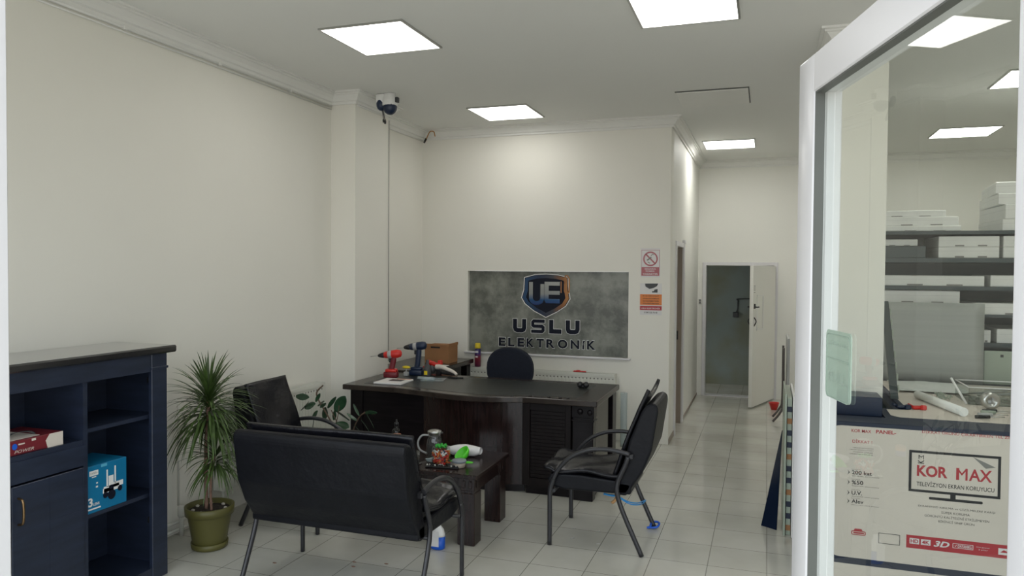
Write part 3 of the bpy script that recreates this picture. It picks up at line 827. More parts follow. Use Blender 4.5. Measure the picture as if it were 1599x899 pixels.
# ================================================================== CHAIRS AND SOFA
def seat_family(name, label, cat, loc, rz, W_, top=.93, group=None, pads=True, horn=0, over=.012):
    """local: faces +x, width along y (W_ = distance between arm tubes)"""
    t = thing(name, label, cat, loc, rz, group)
    hw = W_ / 2
    for sgn in (-1, 1):
        y = sgn * hw
        sd = (0, 1, 0)
        MB().tube([(.284, y, .003), (.284, y, .18), (.283, y, .345), (.262, y, .42)], .0125, .015, sd).build('leg', TUBE, t, True)
        MB().tube([(-.205, y, .60), (-.185, y, .54), (-.145, y, .446), (-.14, y, .375), (-.17, y, .276), (-.235, y, .13), (-.294, y, .003)], .0125, .015, sd).build('leg', TUBE, t, True)
        MB().tube([(.265, y, .415), (.23, y, .485), (.157, y, .564), (.052, y, .617), (-.05, y, .634), (-.13, y, .630), (-.215, y, .615)], .014, .014, sd).build('armrest', TUBE, t, True)
        w = MB().box((-.235, y - sgn * .045 if sgn > 0 else y, .585), (-.195, y if sgn > 0 else y + .045, .615), bev=.004)
        w.build('arm_bracket', TUBE, t, True)
    bw = hw - .025
    # cross rail
    for xr, zr in ((.26, .345), (-.145, .36)): MB().tube([(xr, -hw, zr), (xr, hw, zr)], .011, k=0).build('cross_rail', TUBE, t, True)
    # seat
    MB().prism([(.30, .375), (.312, .41), (.29, .445), (.10, .452), (-.10, .44), (-.22, .43), (-.22, .36), (.20, .352)], -bw, bw, 'y', bev=.012).build('seat', LEATH, t, True)
    # backrest
    k = (top - .358) / (.93 - .358)
    zf = lambda z: .358 + (z - .358) * k
    front = [(-.135, .40), (-.150, .46), (-.205, .69), (-.275, .87), (-.305, .915)]
    back = [(-.345, .93), (-.372, .915), (-.378, .88), (-.340, .63), (-.285, .497), (-.19, .350), (-.14, .352)]
    MB().prism([(a, zf(b)) for a, b in front + back], -bw, bw, 'y', bev=.014).build('backrest', LEATH, t, True)
    if pads:
        def sp_(u, v):
            x_ = .335 - u * .50; y_ = (v - .5) * (2 * bw - .01)
            z_ = .462 + .012 * math.sin(u * 9 + v * 3) * math.sin(v * 7 + u * 2) + (.012 if u < .08 else 0)
            edge = min(v, 1 - v, 1)
            z_ += .018 * (1 - math.exp(-edge * 9)) - .006
            return (x_, y_, z_)
        MB().grid(sp_, 26, 22, thick=.022).build('seat_pad', LEATHS, t, True)
        def bk(u, v):
            z_ = .47 + u * (top - .47 + over); xx = -.145 - (z_ - .46) * .36 + .028
            y_ = (v - .5) * (2 * bw - .02)
            xx += .010 * math.sin(u * 8 + 1) * math.sin(v * 6)
            if u > .86:
                q = (u - .86) / .14
                z_ += horn * q * (abs(v - .5) * 2) ** 3; xx -= .03 * q * (horn > 0)
            return (xx, y_, z_)
        MB().grid(bk, 24, 22, thick=.02).build('back_pad', LEATHS, t, True)
    return t
G_ = 'black leatherette visitor chairs'
ac = seat_family('visitor_chair', 'black visitor armchair on the right, turned sideways beside the desk', 'chair', (-.98, 4.72, 0), PI, .54, horn=.05, over=.025)
MB().box((.02, -.10, .318), (.12, .02, .352), bev=.006).build('under_seat_box', BRACK, ac, True)
ac2 = seat_family('visitor_chair', 'black visitor armchair against the left wall, behind the dracaena', 'chair', (-3.03, 4.36, 0), .06, .54)
sf = seat_family('two_seat_sofa', 'black two-seat leatherette sofa on tube legs, its back to the viewer', 'sofa', (-2.125, 3.545, 0), PI / 2, 1.05, top=.885, over=.012)

# ================================================================== LEFT CABINET
cb = thing('display_cabinet', 'tall dark wooden cabinet, coloured haze-blue, with open shelves along the left wall', 'cabinet', (-3.4, 2.6, 0))
cy0, cy1, cx0, cx1 = 1.45, 3.29, -3.595, -3.175
MB().box((cx0, cy0 - .05, 1.25), (cx1 + .025, cy1 + .06, 1.29), bev=.008).build('cabinet_top', BLUET, cb)
MB().box((cx0, cy0, .0), (cx1 - .01, cy0 + .03, 1.25)).build('side_panel', BLUEW, cb)
MB().box((cx0, cy1 - .03, 0), (cx1 - .01, cy1, 1.25)).build('side_panel', BLUEW, cb)
MB().box((cx0, cy0 + .03, .02), (cx0 + .015, cy1 - .03, 1.25)).build('back_panel', BLUEW, cb)
MB().box((cx0 + .015, 2.765, .05), (cx1 - .01, 2.79, 1.25)).build('divider', BLUEW, cb)
MB().box((cx0 + .015, 1.98, .05), (cx1 - .01, 2.005, 1.25)).build('divider', BLUEW, cb)
w = MB().box((cx1 - .02, cy1 - .105, 0), (cx1 + .005, cy1 + .004, 1.25), bev=.003).box((cx1 - .02, cy0, 0), (cx1 + .005, cy0 + .10, 1.25), bev=.003)
w.box((cx1 - .02, cy0 + .1, 1.155), (cx1, cy1 - .1, 1.25)).box((cx1 - .01, cy1 - .11, 1.165), (cx1 + .012, cy1 + .008, 1.178), bev=.002)
w.box((cx1 - .02, cy0 + .1, 0), (cx1, cy1 - .1, .07))
w.build('face_frame', BLUEW, cb)
MB().box((cx0 + .015, cy0 + .03, .05), (cx1 - .02, cy1 - .03, .07)).build('bottom_board', BLUEW, cb)
for z in (.895, .46):
    MB().box((cx0 + .015, 2.79, z), (cx1 - .03, cy1 - .03, z + .02)).build('shelf', BLUEW, cb)
MB().box((cx0 + .015, 2.005, .845), (cx1 - .012, 2.765, .870)).build('shelf', BLUEW, cb)
MB().box((cx1 - .025, 2.0, .745), (cx1 - .002, 2.77, .845)).build('drawer_rail', BLUEW, cb)
for y0, y1 in ((2.01, 2.382), (2.388, 2.76)):
    dd = MB().box((cx1 - .022, y0, .08), (cx1, y1, .735), bev=.002)
    dd.box((cx1 - .002, y0, .525), (cx1 + .001, y1, .528)).box((cx1 - .002, (y0 + y1) / 2 - .001, .08), (cx1 + .001, (y0 + y1) / 2 + .001, .735))
    dd = dd.build('door', BLUEW, cb)
    yh = y1 - .035 if y0 < 2.2 else y0 + .03
    MB().tube([(cx1, yh, .56), (cx1 + .028, yh, .57), (cx1 + .034, yh, .62), (cx1 + .028, yh, .67), (cx1, yh, .68)], .0055, k=5).build('handle', mat('brass_handle', (.25, .16, .08), .3, 1), dd)
for z in (1.08, .29): MB().box((cx1 - .10, 3.252, z), (cx1 - .075, 3.26, z + .03), bev=.002).build('hinge_plate', STEEL, cb)

# camera carton on the right-hand shelf (faces +x)
bx = thing('camera_carton', 'bright blue carton picturing a white three-lens camera, in the cabinet bay', 'box', (-3.32, 2.92, .48))
fy0, fy1, fz0, fz1, fx = 2.795, 3.045, .4805, .72, -3.205
MB().box((-3.44, fy0, fz0), (fx, fy1, fz1), bev=.002).build('carton', CYAN, bx)
# face mapping: print x -> world y, print y(depth) -> world -x
MF = Matrix(((0, -1, 0, fx), (1, 0, 0, fy0), (0, 0, 1, fz0), (0, 0, 0, 1)))
P_ = lambda: MB()
w = P_().box((.135, -.0022, .085), (.165, -.0008, .165), M=MF).box((.105, -.0022, .085), (.20, -.0008, .115), M=MF)
w.box((.10, -.0022, .082), (.135, -.0008, .105), M=MF).box((.165, -.0022, .10), (.225, -.0008, .125), M=MF)
w.box((.122, -.0022, .11), (.130, -.0008, .200), M=MF).box((.172, -.0022, .12), (.180, -.0008, .210), M=MF)
w.box((.02, -.0022, .190), (.072, -.0008, .215), M=MF)
w.text('3', .012, .035, .026, .045, -.0022, M=MF, bold=.03).text('LENS', .042, .036, .036, .014, -.0022, M=MF, bold=.02)
w.box((.035, -.0022, .180), (.06, -.0008, .185), M=MF).box((.06, -.0022, .145), (.07, -.0008, .152), M=MF).box((.058, -.0022, .125), (.07, -.0008, .134), M=MF)
w.box((.012, -.0022, .018), (.085, -.0008, .025), M=MF)
w.build('white_print', WHITE, bx)
w = P_()
for cx_, cz_, r_ in ((.153, .065, .024), (.115, .072, .015), (.205, .085, .014)):
    w.prism([(cx_ + r_ * math.cos(a * PI / 10), cz_ + r_ * 1.05 * math.sin(a * PI / 10)) for a in range(20)], -.003, -.0022, 'y', M=MF)
w.box((.14, -.0032, .095), (.162, -.0022, .112), M=MF)
w.build('lens_print', INKN, bx)
w = P_().text('CAMERA', .025, .197, .042, .011, -.0026, M=MF)
w.build('grey_lettering', GREYI, bx)
w = P_().box((.09, -.0022, .222), (.125, -.0008, .236), M=MF)
w.build('tab_print', CYANL, bx)

# flat maroon carton on the left-hand shelf
mc = thing('maroon_carton', 'flat maroon and cream carton lying on the cabinet shelf', 'box', (-3.32, 2.52, .871))
MB().box((-3.47, 2.30, .8705), (-3.20, 2.665, .935), bev=.002).build('carton', MAROON, mc)
MB().box((-3.465, 2.31, .935), (-3.22, 2.56, .9362)).build('cream_top', CREAM, mc)
MB().tube([(-3.3, 2.45, .935), (-3.29, 2.49, .952), (-3.27, 2.54, .952), (-3.26, 2.57, .937)], .006, .002, k=4).build('carry_strap', DGREY, mc)
MG = Matrix(((0, -1, 0, -3.20), (1, 0, 0, 2.30), (0, 0, 1, .8705), (0, 0, 0, 1)))
w = MB().prism([(.365, .0), (.365, .064), (.295, .064), (.275, .036), (.285, .0)], -.0015, -.0003, 'y', M=MG)
for i in range(9): w.box((.008 + i * .006, -.0015, .008), (.011 + i * .006, -.0003, .055), M=MG)
w.box((.072, -.0015, .012), (.095, -.0003, .052), M=MG)
w.box((.14, -.0015, .044), (.17, -.0003, .050), M=MG).box((.205, -.0015, .050), (.225, -.0003, .060), M=MG)
w.text('POWER', .12, .008, .095, .014, -.0015, M=MG, shear=.3)
w.build('cream_print', CREAM, mc)
MB().prism([(.122 + .012 * math.cos(a * PI / 8), .040 + .014 * math.sin(a * PI / 8)) for a in range(16)], -.002, -.0003, 'y', M=MG).build('blue_dot', BLUE, mc)

# ================================================================== PLANTS
def leaf_blade(mb, base, d, L, wd, droop, mi=0, seg=7, twist=0):
    d = Vector(d).normalized(); side = d.cross(Vector((0, 0, 1)))
    side = side.normalized() if side.length > 1e-3 else Vector((1, 0, 0))
    p = Vector(base); rows = []
    cur = d.copy(); step = L / seg
    for i in range(seg + 1):
        t = i / seg
        wv = wd * (math.sin(PI * min(1, .12 + t * .88)) ** .6 if t < 1 else .02) * (1 - .25 * t)
        up = side.cross(cur).normalized()
        rows.append((p + side * wv / 2 + up * wv * .12, p - up * wv * .05, p - side * wv / 2 + up * wv * .12))
        p = p + cur * step
        cur = (cur + Vector((0, 0, -droop / seg))).normalized()
    vs = [v for r in rows for v in r]; fs = []
    for i in range(seg):
        a = i * 3
        fs += [(a, a + 1, a + 4, a + 3), (a + 1, a + 2, a + 5, a + 4)]
    mb.faces(vs, fs, mi, True)

dp = thing('potted_dracaena', 'spiky dracaena with two leaf crowns in an olive green pot', 'plant', (-3.235, 3.70, 0))
w = MB().lathe([(0, .02), (.092, .02), (.098, .03), (.128, .205), (.130, .21), (.142, .212), (.146, .262), (.136, .264), (.130, .258), (.124, .22), (0, .22)], (-3.235, 3.70, 0), 36)
w.build('pot', OLIVE, dp)
MB().lathe([(0, 0), (.096, 0), (.106, .008), (.110, .04), (.104, .04), (.098, .014), (0, .012)], (-3.235, 3.70, 0), 32).build('saucer', OLIVE, dp)
MB().lathe([(0, .215), (.122, .225), (.122, .235), (.06, .24), (0, .241)], (-3.235, 3.70, 0), 24).build('soil', SOIL, dp)
w = MB()
for i in range(7):
    a = i * .9 + .4; w.ball((-3.235 + .095 * math.cos(a), 3.70 + .095 * math.sin(a), .243), (.013, .010, .008), n=8)
w.build('pebbles', STONE, dp)
MB().tube([(-3.25, 3.69, .22), (-3.253, 3.69, .5), (-3.245, 3.695, .75), (-3.24, 3.70, .90)], .0115, k=6).build('trunk', BARK, dp)
MB().tube([(-3.20, 3.68, .22), (-3.205, 3.675, .34), (-3.195, 3.67, .47), (-3.17, 3.67, .58)], .008, k=6).build('trunk', BARK, dp)
random.seed(3)
w = MB()
def crown(c, n, L0, L1, z0, z1, wd):
    for i in range(n):
        a = random.uniform(0, 2 * PI); t = i / n
        el = math.radians(-12 + 92 * t ** 1.5 + random.uniform(-10, 10))
        d = (math.cos(a) * math.cos(el), math.sin(a) * math.cos(el), math.sin(el))
        z = z0 + (z1 - z0) * t
        leaf_blade(w, (c[0] + .010 * d[0], c[1] + .010 * d[1], z), d, random.uniform(L0, L1) * (1 - .25 * t), wd * random.uniform(.8, 1.15), random.uniform(1.2, 2.6) * (1.15 - .8 * t), seg=8)
crown((-3.24, 3.70), 270, .28, .40, .76, .95, .0145)
crown((-3.165, 3.67), 130, .20, .30, .50, .62, .0130)
w.build('foliage', LEAF, dp)

FPX = Vector((-2.98, 5.02, 0)) * -.03
fp = thing('rubber_plant', 'leafy rubber plant with broad dark leaves between armchair and desk', 'plant', (-2.98, 5.02, 0))
MB().lathe([(0, 0), (.09, 0), (.095, .01), (.12, .19), (.13, .195), (.13, .22), (.12, .22), (.115, .20), (0, .20)], (-2.98, 5.02, 0), 28).build('pot', TAN, fp).location = FPX
MB().lathe([(0, .198), (.114, .202), (0, .206)], (-2.98, 5.02, 0), 20).build('soil', SOIL, fp).location = FPX
w = MB()
w.tube([(-2.99, 5.02, .14), (-3.05, 5.01, .35), (-3.17, 5.0, .49), (-3.25, 5.0, .60), (-3.32, 5.0, .70), (-3.33, 5.0, .755), (-3.275, 5.0, .81)], .006, k=5)
w.tube([(-2.98, 5.03, .14), (-3.02, 5.02, .42), (-2.96, 5.0, .57), (-2.90, 5.0, .625)], .005, k=5)
w.tube([(-3.05, 5.01, .35), (-3.12, 5.0, .48), (-3.20, 5.0, .62)], .004, k=5)
w.tube([(-3.17, 5.0, .49), (-3.14, 5.0, .58), (-3.13, 5.0, .66)], .003, k=5)
o = w.build('stem', STEM, fp); o.scale = (.97, .97, .97); o.location = FPX + Vector((0, 0, .052))
w = MB()
def oval_leaf(mb, c, ang, L, wd, tilt, yaw_=0, mi=0):
    """leaf centred at c; ang = direction of its midrib in the xz plane"""
    d = Vector((math.cos(ang), 0, math.sin(ang))); s_ = Vector((-math.sin(ang) * math.cos(tilt), -math.sin(tilt), math.cos(ang) * math.cos(tilt)))
    nrm = d.cross(s_)
    def fn(u, v):
        ww = wd / 2 * math.sin(PI * min(1, max(0, u * .96 + .02))) ** .62
        q = (v - .5) * 2
        return Vector(c) + d * (u - .5) * L + s_ * ww * q + nrm * (.10 * wd * abs(q) ** 1.5 + .12 * L * (u - .5) ** 2)
    mb.grid(fn, 10, 4, mi, thick=.0012)
for (x, z, a, L, wd, ti) in ((-3.434, .714, 178, .115, .050, .5), (-3.378, .643, 200, .10, .060, .7), (-3.449, .630, 225, .10, .024, .9), (-3.277, .582, 262, .095, .062, .3),
        (-3.203, .681, 52, .115, .034, .9), (-3.134, .672, 55, .145, .078, .3), (-3.184, .575, 262, .072, .042, .3), (-3.108, .587, -28, .14, .040, .8), (-3.316, .714, 62, .075, .028, .8),
        (-3.09, .505, 170, .115, .075, .9), (-3.327, .579, 230, .08, .045, .6), (-2.852, .628, 5, .10, .040, .6), (-2.964, .640, 120, .10, .020, 1.0), (-2.86, .555, -58, .12, .022, 1.0),
        (-2.934, .474, -48, .13, .024, 1.0), (-3.017, .574, 150, .10, .024, 1.0), (-3.363, .505, 262, .085, .028, .9), (-2.90, .52, -50, .11, .03, .9), (-3.05, .46, -40, .12, .05, .8), (-2.99, .44, 200, .12, .06, .9), (-3.30, .66, 215, .07, .035, .9), (-3.26, .66, 40, .06, .03, .9)):
    oval_leaf(w, (x, 5.0 + random.uniform(-.04, .04), z), math.radians(a), L * 1.05, wd * 1.1, ti)
o = w.build('foliage', LEAF2, fp); o.scale = (.97, .97, .97); o.location = FPX + Vector((0, 0, .052))

# ================================================================== THINGS ON THE DESK
def drill(name, label, c, rz, body, dark, s_=1.0, hgt=.245):
    """local: points towards -x, stands on its battery"""
    t = thing(name, label, 'cordless drill', c, rz)
    zc = hgt - .035
    MB().box((-.07, -.037, 0), (.055, .037, .052), bev=.010, seg=2).build('battery', dark, t, True)
    MB().box((-.055, -.034, .048), (.048, .034, .078), bev=.010, seg=2).build('foot', body, t, True)
    MB().tube([(-.005, 0, .07), (.004, 0, .11), (.014, 0, zc - .05), (.010, 0, zc - .01)], .020, .026, k=5).build('grip', dark, t, True)
    TM = Matrix.Translation((0, 0, zc)) @ Matrix.Rotation(-.13, 4, 'Y')
    MB().lathe([(.022, -.075), (.030, -.062), (.033, -.03), (.037, .0), (.038, .05), (.032, .078), (.016, .088)], M=TM @ Matrix.Rotation(PI / 2, 4, 'Y'), n=20).build('motor_housing', body, t, True)
    MB().lathe([(.0335, -.035), (.035, -.033), (.037, -.005), (.0375, .0)], M=TM @ Matrix.Rotation(PI / 2, 4, 'Y'), n=20).build('collar', GREYP, t, True)
    MB().lathe([(.010, -.13), (.016, -.12), (.023, -.095), (.026, -.072)], M=TM @ Matrix.Rotation(PI / 2, 4, 'Y'), n=18).build('chuck', BRACK, t, True)
    MB().tube([TM @ Vector((-.12, 0, 0)), TM @ Vector((-.20, 0, 0))], .003, k=0, n=8).build('drill_bit', STEEL, t, True)
    MB().box((-.026, -.010, zc - .075), (-.006, .010, zc - .035), bev=.003).build('trigger', BRACK, t, True)
    return t
d_ = drill('cordless_drill', 'red cordless drill standing on its battery at the left end of the desk', (-3.14, 5.88, .7615), .18, RED, MAROON)
d_.scale = (1, 1, .98)
d_ = drill('cordless_drill', 'dark blue cordless drill standing behind the red drill on the desk', (-2.99, 6.08, .7615), .10, NAVYP, NAVYP, hgt=.30)
cb2 = thing('cardboard_box', 'open brown cardboard box on the side desk in the corner', 'box', (-3.14, 6.95, .775))
MB().box((-3.27, 6.82, .776), (-3.01, 7.06, .955), bev=.002).build('carton', CARD, cb2)
MB().box((-3.27, 6.815, .950), (-3.01, 6.825, .972)).box((-3.02, 6.82, .95), (-3.005, 7.06, .975)).build('flap', CARD, cb2)
MB().box((-3.20, 6.8135, .930), (-3.10, 6.8155, .945)).build('handle_slot', BRACK, cb2)
w = MB().lathe([(0, 0), (.032, 0), (.034, .01), (.034, .075), (.026, .10), (.014, .115), (.014, .15), (.010, .152), (0, .152)], (-2.86, 6.02, .7615), 20)
w.box((-2.875, 5.984, .785), (-2.845, 5.988, .82), mi=1)
solo(w, 'spray_bottle', [DGREY, YELLOW], 'small dark bottle with a yellow label patch beside the blue drill', 'bottle')
w = MB().box((-3.085, 5.99, .7615), (-3.045, 6.03, .80), bev=.005).lathe([(.006, .8), (.006, .835)], (-3.065, 6.01, 0), 8).ball((-3.065, 6.01, .84), (.04, .022, .014), mi=1)
solo(w, 'yellow_clamp', [GREYP, YELLOW], 'small grey clamp with a yellow head between the two drills', 'tool')
w = MB().ball((-2.90, 6.185, .803), (.045, .034, .041)).box((-2.925, 6.145, .80), (-2.885, 6.152, .825), mi=1)
solo(w, 'black_gadget', [DGREY, PAPER], 'black rounded tool with a white tag behind the dark bottle', 'tool')
gg = thing('hot_air_gun', 'cream hot-air gun lying on the desk with black grip', 'tool', (-2.78, 6.19, .7615))
MB().tube([(-2.85, 6.19, .83), (-2.80, 6.18, .835), (-2.74, 6.17, .82), (-2.67, 6.16, .80), (-2.63, 6.155, .775)], lambda t: .024 - .012 * t, k=5).build('body', CREAM, gg)
MB().tube([(-2.80, 6.18, .782), (-2.72, 6.17, .778), (-2.66, 6.16, .776)], .013, k=4).build('grip', BRACK, gg)
MB().box((-2.85, 6.17, .7615), (-2.80, 6.21, .81), bev=.004).build('rear_block', BRACK, gg)
w = MB().box((-2.90, 6.36, .776), (-2.78, 6.42, .785)).box((-2.91, 6.355, .785), (-2.83, 6.43, .80), bev=.004)
solo(w.xform(Matrix.Translation((-.18, .05, 0))), 'red_strip', RED, 'thin red plastic strip lying on the side desk by the carton', 'tool')
rb = MB()
rb.tube([(-3.10, 6.56, .80), (-3.05, 6.53, .815), (-3.00, 6.53, .80), (-2.97, 6.56, .815)], .030, .022, k=4)
rb.box((-3.00, 6.53, .80), (-2.96, 6.59, .845), bev=.01).box((-3.12, 6.53, .80), (-3.08, 6.59, .84), bev=.01)
solo(rb, 'red_tool_case', RED, 'bright red plastic tape tool at the front corner of the side desk', 'tool')
w = MB().box((-3.02, 6.62, .776), (-2.955, 6.72, .779), M=None)
solo(w, 'note_paper', PAPER, 'small white paper slip at the right edge of the side desk', 'paper')
mg = thing('magazine', 'white magazine with a grey photo cover lying near the front desk edge', 'magazine', (-3.0, 5.62, .7615))
Mm = Matrix.Translation((-2.985, 5.64, 0)) @ Matrix.Rotation(.05, 4, 'Z')
MB().box((-.13, -.14, .7615), (.12, .12, .775), M=Mm, bev=.002).build('pages', PAPER, mg)
MB().box((-.05, -.03, .775), (.07, .07, .7756), M=Mm).build('cover_photo', DGREY, mg)
MB().box((-.02, .085, .775), (.11, .105, .7756), M=Mm).build('orange_title', ORANGE, mg)
w = MB().box((-2.84, 5.80, .762), (-2.64, 5.98, .7645), M=RZ((-2.74, 5.9, 0), .25)).tube([(-2.86, 5.83, .778), (-2.70, 5.83, .778)], .016, k=0)
solo(w, 'plastic_film', HAZY, 'crumpled clear plastic film beside the magazine on the desk', 'plastic')
w = MB().tube([(-2.66, 6.02, .768), (-2.52, 6.04, .768)], .006, k=0).box((-2.62, 6.01, .762), (-2.57, 6.04, .776), mi=0)
solo(w, 'marker_pen', BRACK, 'black marker pen lying on the rear edge of the desk', 'pen')
w = MB().ball((-1.435, 5.93, .787), .026).ball((-1.385, 5.93, .787), .026).ball((-1.41, 5.93, .775), (.02, .018, .014))
solo(w, 'black_knob_ornament', BRACK, 'pair of joined black balls standing at the right end of the desk', 'ornament')
fc = thing('spray_can', 'tall purple aerosol can with a yellow cap on the radiator top', 'can', (-2.905, 7.39, .69))
MB().lathe([(0, 0), (.031, 0), (.033, .006), (.033, .185), (.028, .20), (0, .20)], (-2.905, 7.36, .691), 22).build('can', ramp_mat('purple_to_red_can', [(0, (.10, .015, .05)), (.5, (.22, .02, .03)), (.7, (.04, .02, .14)), (1, (.03, .02, .12))], 2, 0, .2, .3, .1), fc)
MB().lathe([(.030, 0), (.031, .01), (.028, .052), (.024, .056), (0, .056)], (-2.905, 7.36, .885), 20).build('cap', YELLOW, fc)
w = MB().box((-2.923, 7.3265, .84), (-2.887, 7.3285, .862)).box((-2.918, 7.3265, .79), (-2.892, 7.3285, .805))
w.build('label_print', PAPER, fc)
w = MB().box((-1.85, 7.34, .6905), (-1.72, 7.37, .702), bev=.003).box((-1.82, 7.335, .70), (-1.78, 7.372, .708), bev=.002)
solo(w, 'utility_knife', RED, 'red utility knife lying on the radiator right of the office chair', 'knife')
w = MB()
w.tube([(-1.305, 7.22, .0), (-1.305, 7.22, .53)], .034, k=0, n=20)
solo(w, 'film_roll', HAZY, 'pale bluish film roll standing upright right of the desk', 'roll')

# ================================================================== THINGS ON THE COFFEE TABLE
TZ = .4525
jg = thing('glass_jug', 'glass jug with steel lid and looped handle on the coffee table', 'jug', (-2.10, 4.55, TZ))
jx, jy = -2.11, 4.56
MB().lathe([(0, 0), (.052, 0), (.056, .006), (.056, .09), (.048, .125), (.040, .14), (.042, .158)], (jx, jy, TZ), 28).build('jug_body', JUG, jg)
MB().lathe([(.036, .150), (.044, .160), (.047, .172), (.047, .180), (.034, .186), (0, .188)], (jx, jy, TZ), 28).box((jx + .04, jy - .008, TZ + .165), (jx + .06, jy + .008, TZ + .175)).build('steel_lid', STEEL, jg)
MB().tube([(jx - .035, jy - .01, TZ + .150), (jx - .085, jy - .02, TZ + .145), (jx - .112, jy - .025, TZ + .10), (jx - .10, jy - .022, TZ + .05), (jx - .05, jy - .01, TZ + .022)], .0065, k=6).build('handle', GREYP, jg)
w = MB().lathe([(0, 0), (.030, 0), (.034, .004), (.034, .10), (.026, .112), (.016, .13), (.016, .145)], (-2.43, 4.62, TZ), 20)
bt = thing('small_drink_bottle', 'small bottle with purple and orange label behind the sofa back', 'bottle', (-2.43, 4.62, TZ))
w2 = MB().lathe([(0, 0), (.029, 0), (.031, .005), (.031, .11), (.031, .145), (.024, .155), (.014, .17), (.014, .18)], (-2.43, 4.62, TZ), 20)
w2.build('bottle_body', THIN, bt); w.bm.free()
MB().lathe([(.0315, .05), (.032, .052), (.032, .118), (.0315, .12)], (-2.43, 4.62, TZ), 20).build('label', ramp_mat('purple_orange_label', [(0, (.10, .03, .35)), (.45, (.12, .04, .38)), (.6, (.75, .25, .05)), (1, (.5, .2, .1))], 2, .05, .12, .4, 0), bt)
MB().lathe([(.0, .18), (.016, .18), (.016, .20), (.006, .205), (.006, .222), (0, .222)], (-2.43, 4.62, TZ), 16).build('pump_cap', BRACK, bt)
sn = thing('bread_bag', 'white printed bag lying behind the candy jar on the table', 'bag', (-1.98, 4.62, TZ))
def bag(u, v):
    a = v * 2 * PI; r = .038 * (math.sin(PI * min(.95, max(.05, u))) ** .25) * (1 + .06 * math.sin(9 * u + 3 * a))
    return (-2.04 + .22 * u, 4.64 + .04 * u + r * 1.25 * math.cos(a), TZ + .040 + r * math.sin(a))
MB().grid(bag, 22, 16).build('wrapper', PAPER, sn)
MB().box((-1.925, 4.615, TZ + .045), (-1.885, 4.622, TZ + .068), M=None).build('brown_print', TAN, sn).location = (0, -.028, 0)
MB().text('Ekmek', -1.945, TZ + .035, .04, .016, 4.60, shear=.3).build('green_lettering', GREEN, sn)
cj = thing('candy_jar', 'clear jar full of red and orange sweets under a green ribbon top', 'jar', (-1.985, 4.38, TZ))
kx, ky = -1.985, 4.39
MB().lathe([(0, 0), (.056, 0), (.060, .004), (.060, .108), (.056, .114)], (kx, ky, TZ), 28).build('jar_glass', THIN, cj)
w = MB(); random.seed(11)
for i in range(210):
    a = random.uniform(0, 2 * PI); r = .054 * math.sqrt(random.random()); z = TZ + .010 + .088 * random.random()
    dx, dy_, dz_ = random.uniform(-1, 1), random.uniform(-.5, .5), random.uniform(-.8, .8)
    d_v = Vector((dx, dy_, dz_)).normalized() * .016
    c = Vector((kx + r * math.cos(a) * .85, ky + r * math.sin(a) * .85, z))
    w.tube([c - d_v, c + d_v], .0055, k=0, n=6, mi=random.choice((0, 0, 0, 1, 2, 3)))
o = w.build('sweets', [RED, ORANGE, PAPER, NAVYP], cj); o['kind'] = 'stuff'
MB().lathe([(.056, .114), (.058, .118), (.055, .122)], (kx, ky, TZ), 28).build('jar_rim', THIN, cj)
w = MB()
for i in range(7):
    a = i * .9
    w.tube([(kx, ky, TZ + .116), (kx + .03 * math.cos(a), ky + .03 * math.sin(a), TZ + .134), (kx + .036 * math.cos(a + .5), ky + .036 * math.sin(a + .5), TZ + .122)], .008, .003, k=4)
w.build('green_bow', GREEN, cj)
lb = thing('lime_bowl', 'lime green plastic bowl tipped behind the grey-lidded tub', 'bowl', (-1.86, 4.52, TZ))
T_ = Matrix.Translation((-1.865, 4.50, TZ + .045)) @ Matrix.Rotation(.55, 4, 'X') @ Matrix.Rotation(-.5, 4, 'Y')
MB().lathe([(0, 0), (.026, 0), (.050, .024), (.056, .045), (.053, .045), (.045, .024), (.022, .006), (.0, .006)], n=26, M=T_ @ Matrix.Translation((0, 0, -.01))).build('bowl', LIME, lb)
MB().prism([(-.075, -.012), (-.045, -.02), (.045, -.02), (.078, -.010), (.078, .012), (.045, .02), (-.045, .02), (-.075, .012)], TZ + .001, TZ + .006, 'z', M=Matrix.Translation((-1.862, 4.44, .018))).build('handle_tabs', LIME, lb)
tb = thing('lidded_tub', 'small clear tub with a grey lid at the front of the coffee table', 'tub', (-1.855, 4.38, TZ))
MB().lathe([(0, 0), (.034, 0), (.037, .004), (.044, .034)], (-1.855, 4.385, TZ), 24).build('tub', mat('cloudy_tub', (.38, .33, .26), .3), tb)
MB().lathe([(.046, .034), (.048, .036), (.048, .046), (.042, .050), (0, .050)], (-1.855, 4.385, TZ), 26).build('lid', mat('bluegrey_lid', (.20, .23, .25), .4), tb)
cu = thing('glass_cup', 'clear glass cup on the coffee table beside the sofa back', 'cup', (-2.17, 4.36, TZ))
MB().lathe([(0, 0), (.030, 0), (.032, .004), (.036, .078), (.034, .078), (.029, .008), (0, .007)], (-2.165, 4.37, TZ), 22).build('cup_body', JUG, cu)
MB().ball((-2.165, 4.37, TZ + .045), (.02, .02, .026)).build('contents', CREAM, cu)
w = MB().lathe([(0, 0), (.045, 0), (.052, .006), (.050, .007), (0, .003)], (-2.165, 4.37, TZ), 24)
cu.location.z = TZ
w.build('saucer', JUG, cu)
w = MB().box((-2.11, 4.43, TZ), (-2.02, 4.50, TZ + .018), bev=.003, M=RZ((-2.07, 4.46, 0), -.3)).tube([(-2.10, 4.40, TZ + .028), (-2.03, 4.44, TZ + .025)], .005, k=0)
solo(w, 'crumpled_wrap', HAZY, 'clear crumpled plastic wrap beside the candy jar', 'plastic')
w = MB(); random.seed(5)
w.box((-2.06, 4.315, TZ), (-1.84, 4.35, TZ + .010), bev=.003, M=RZ((-1.95, 4.33, 0), .12))
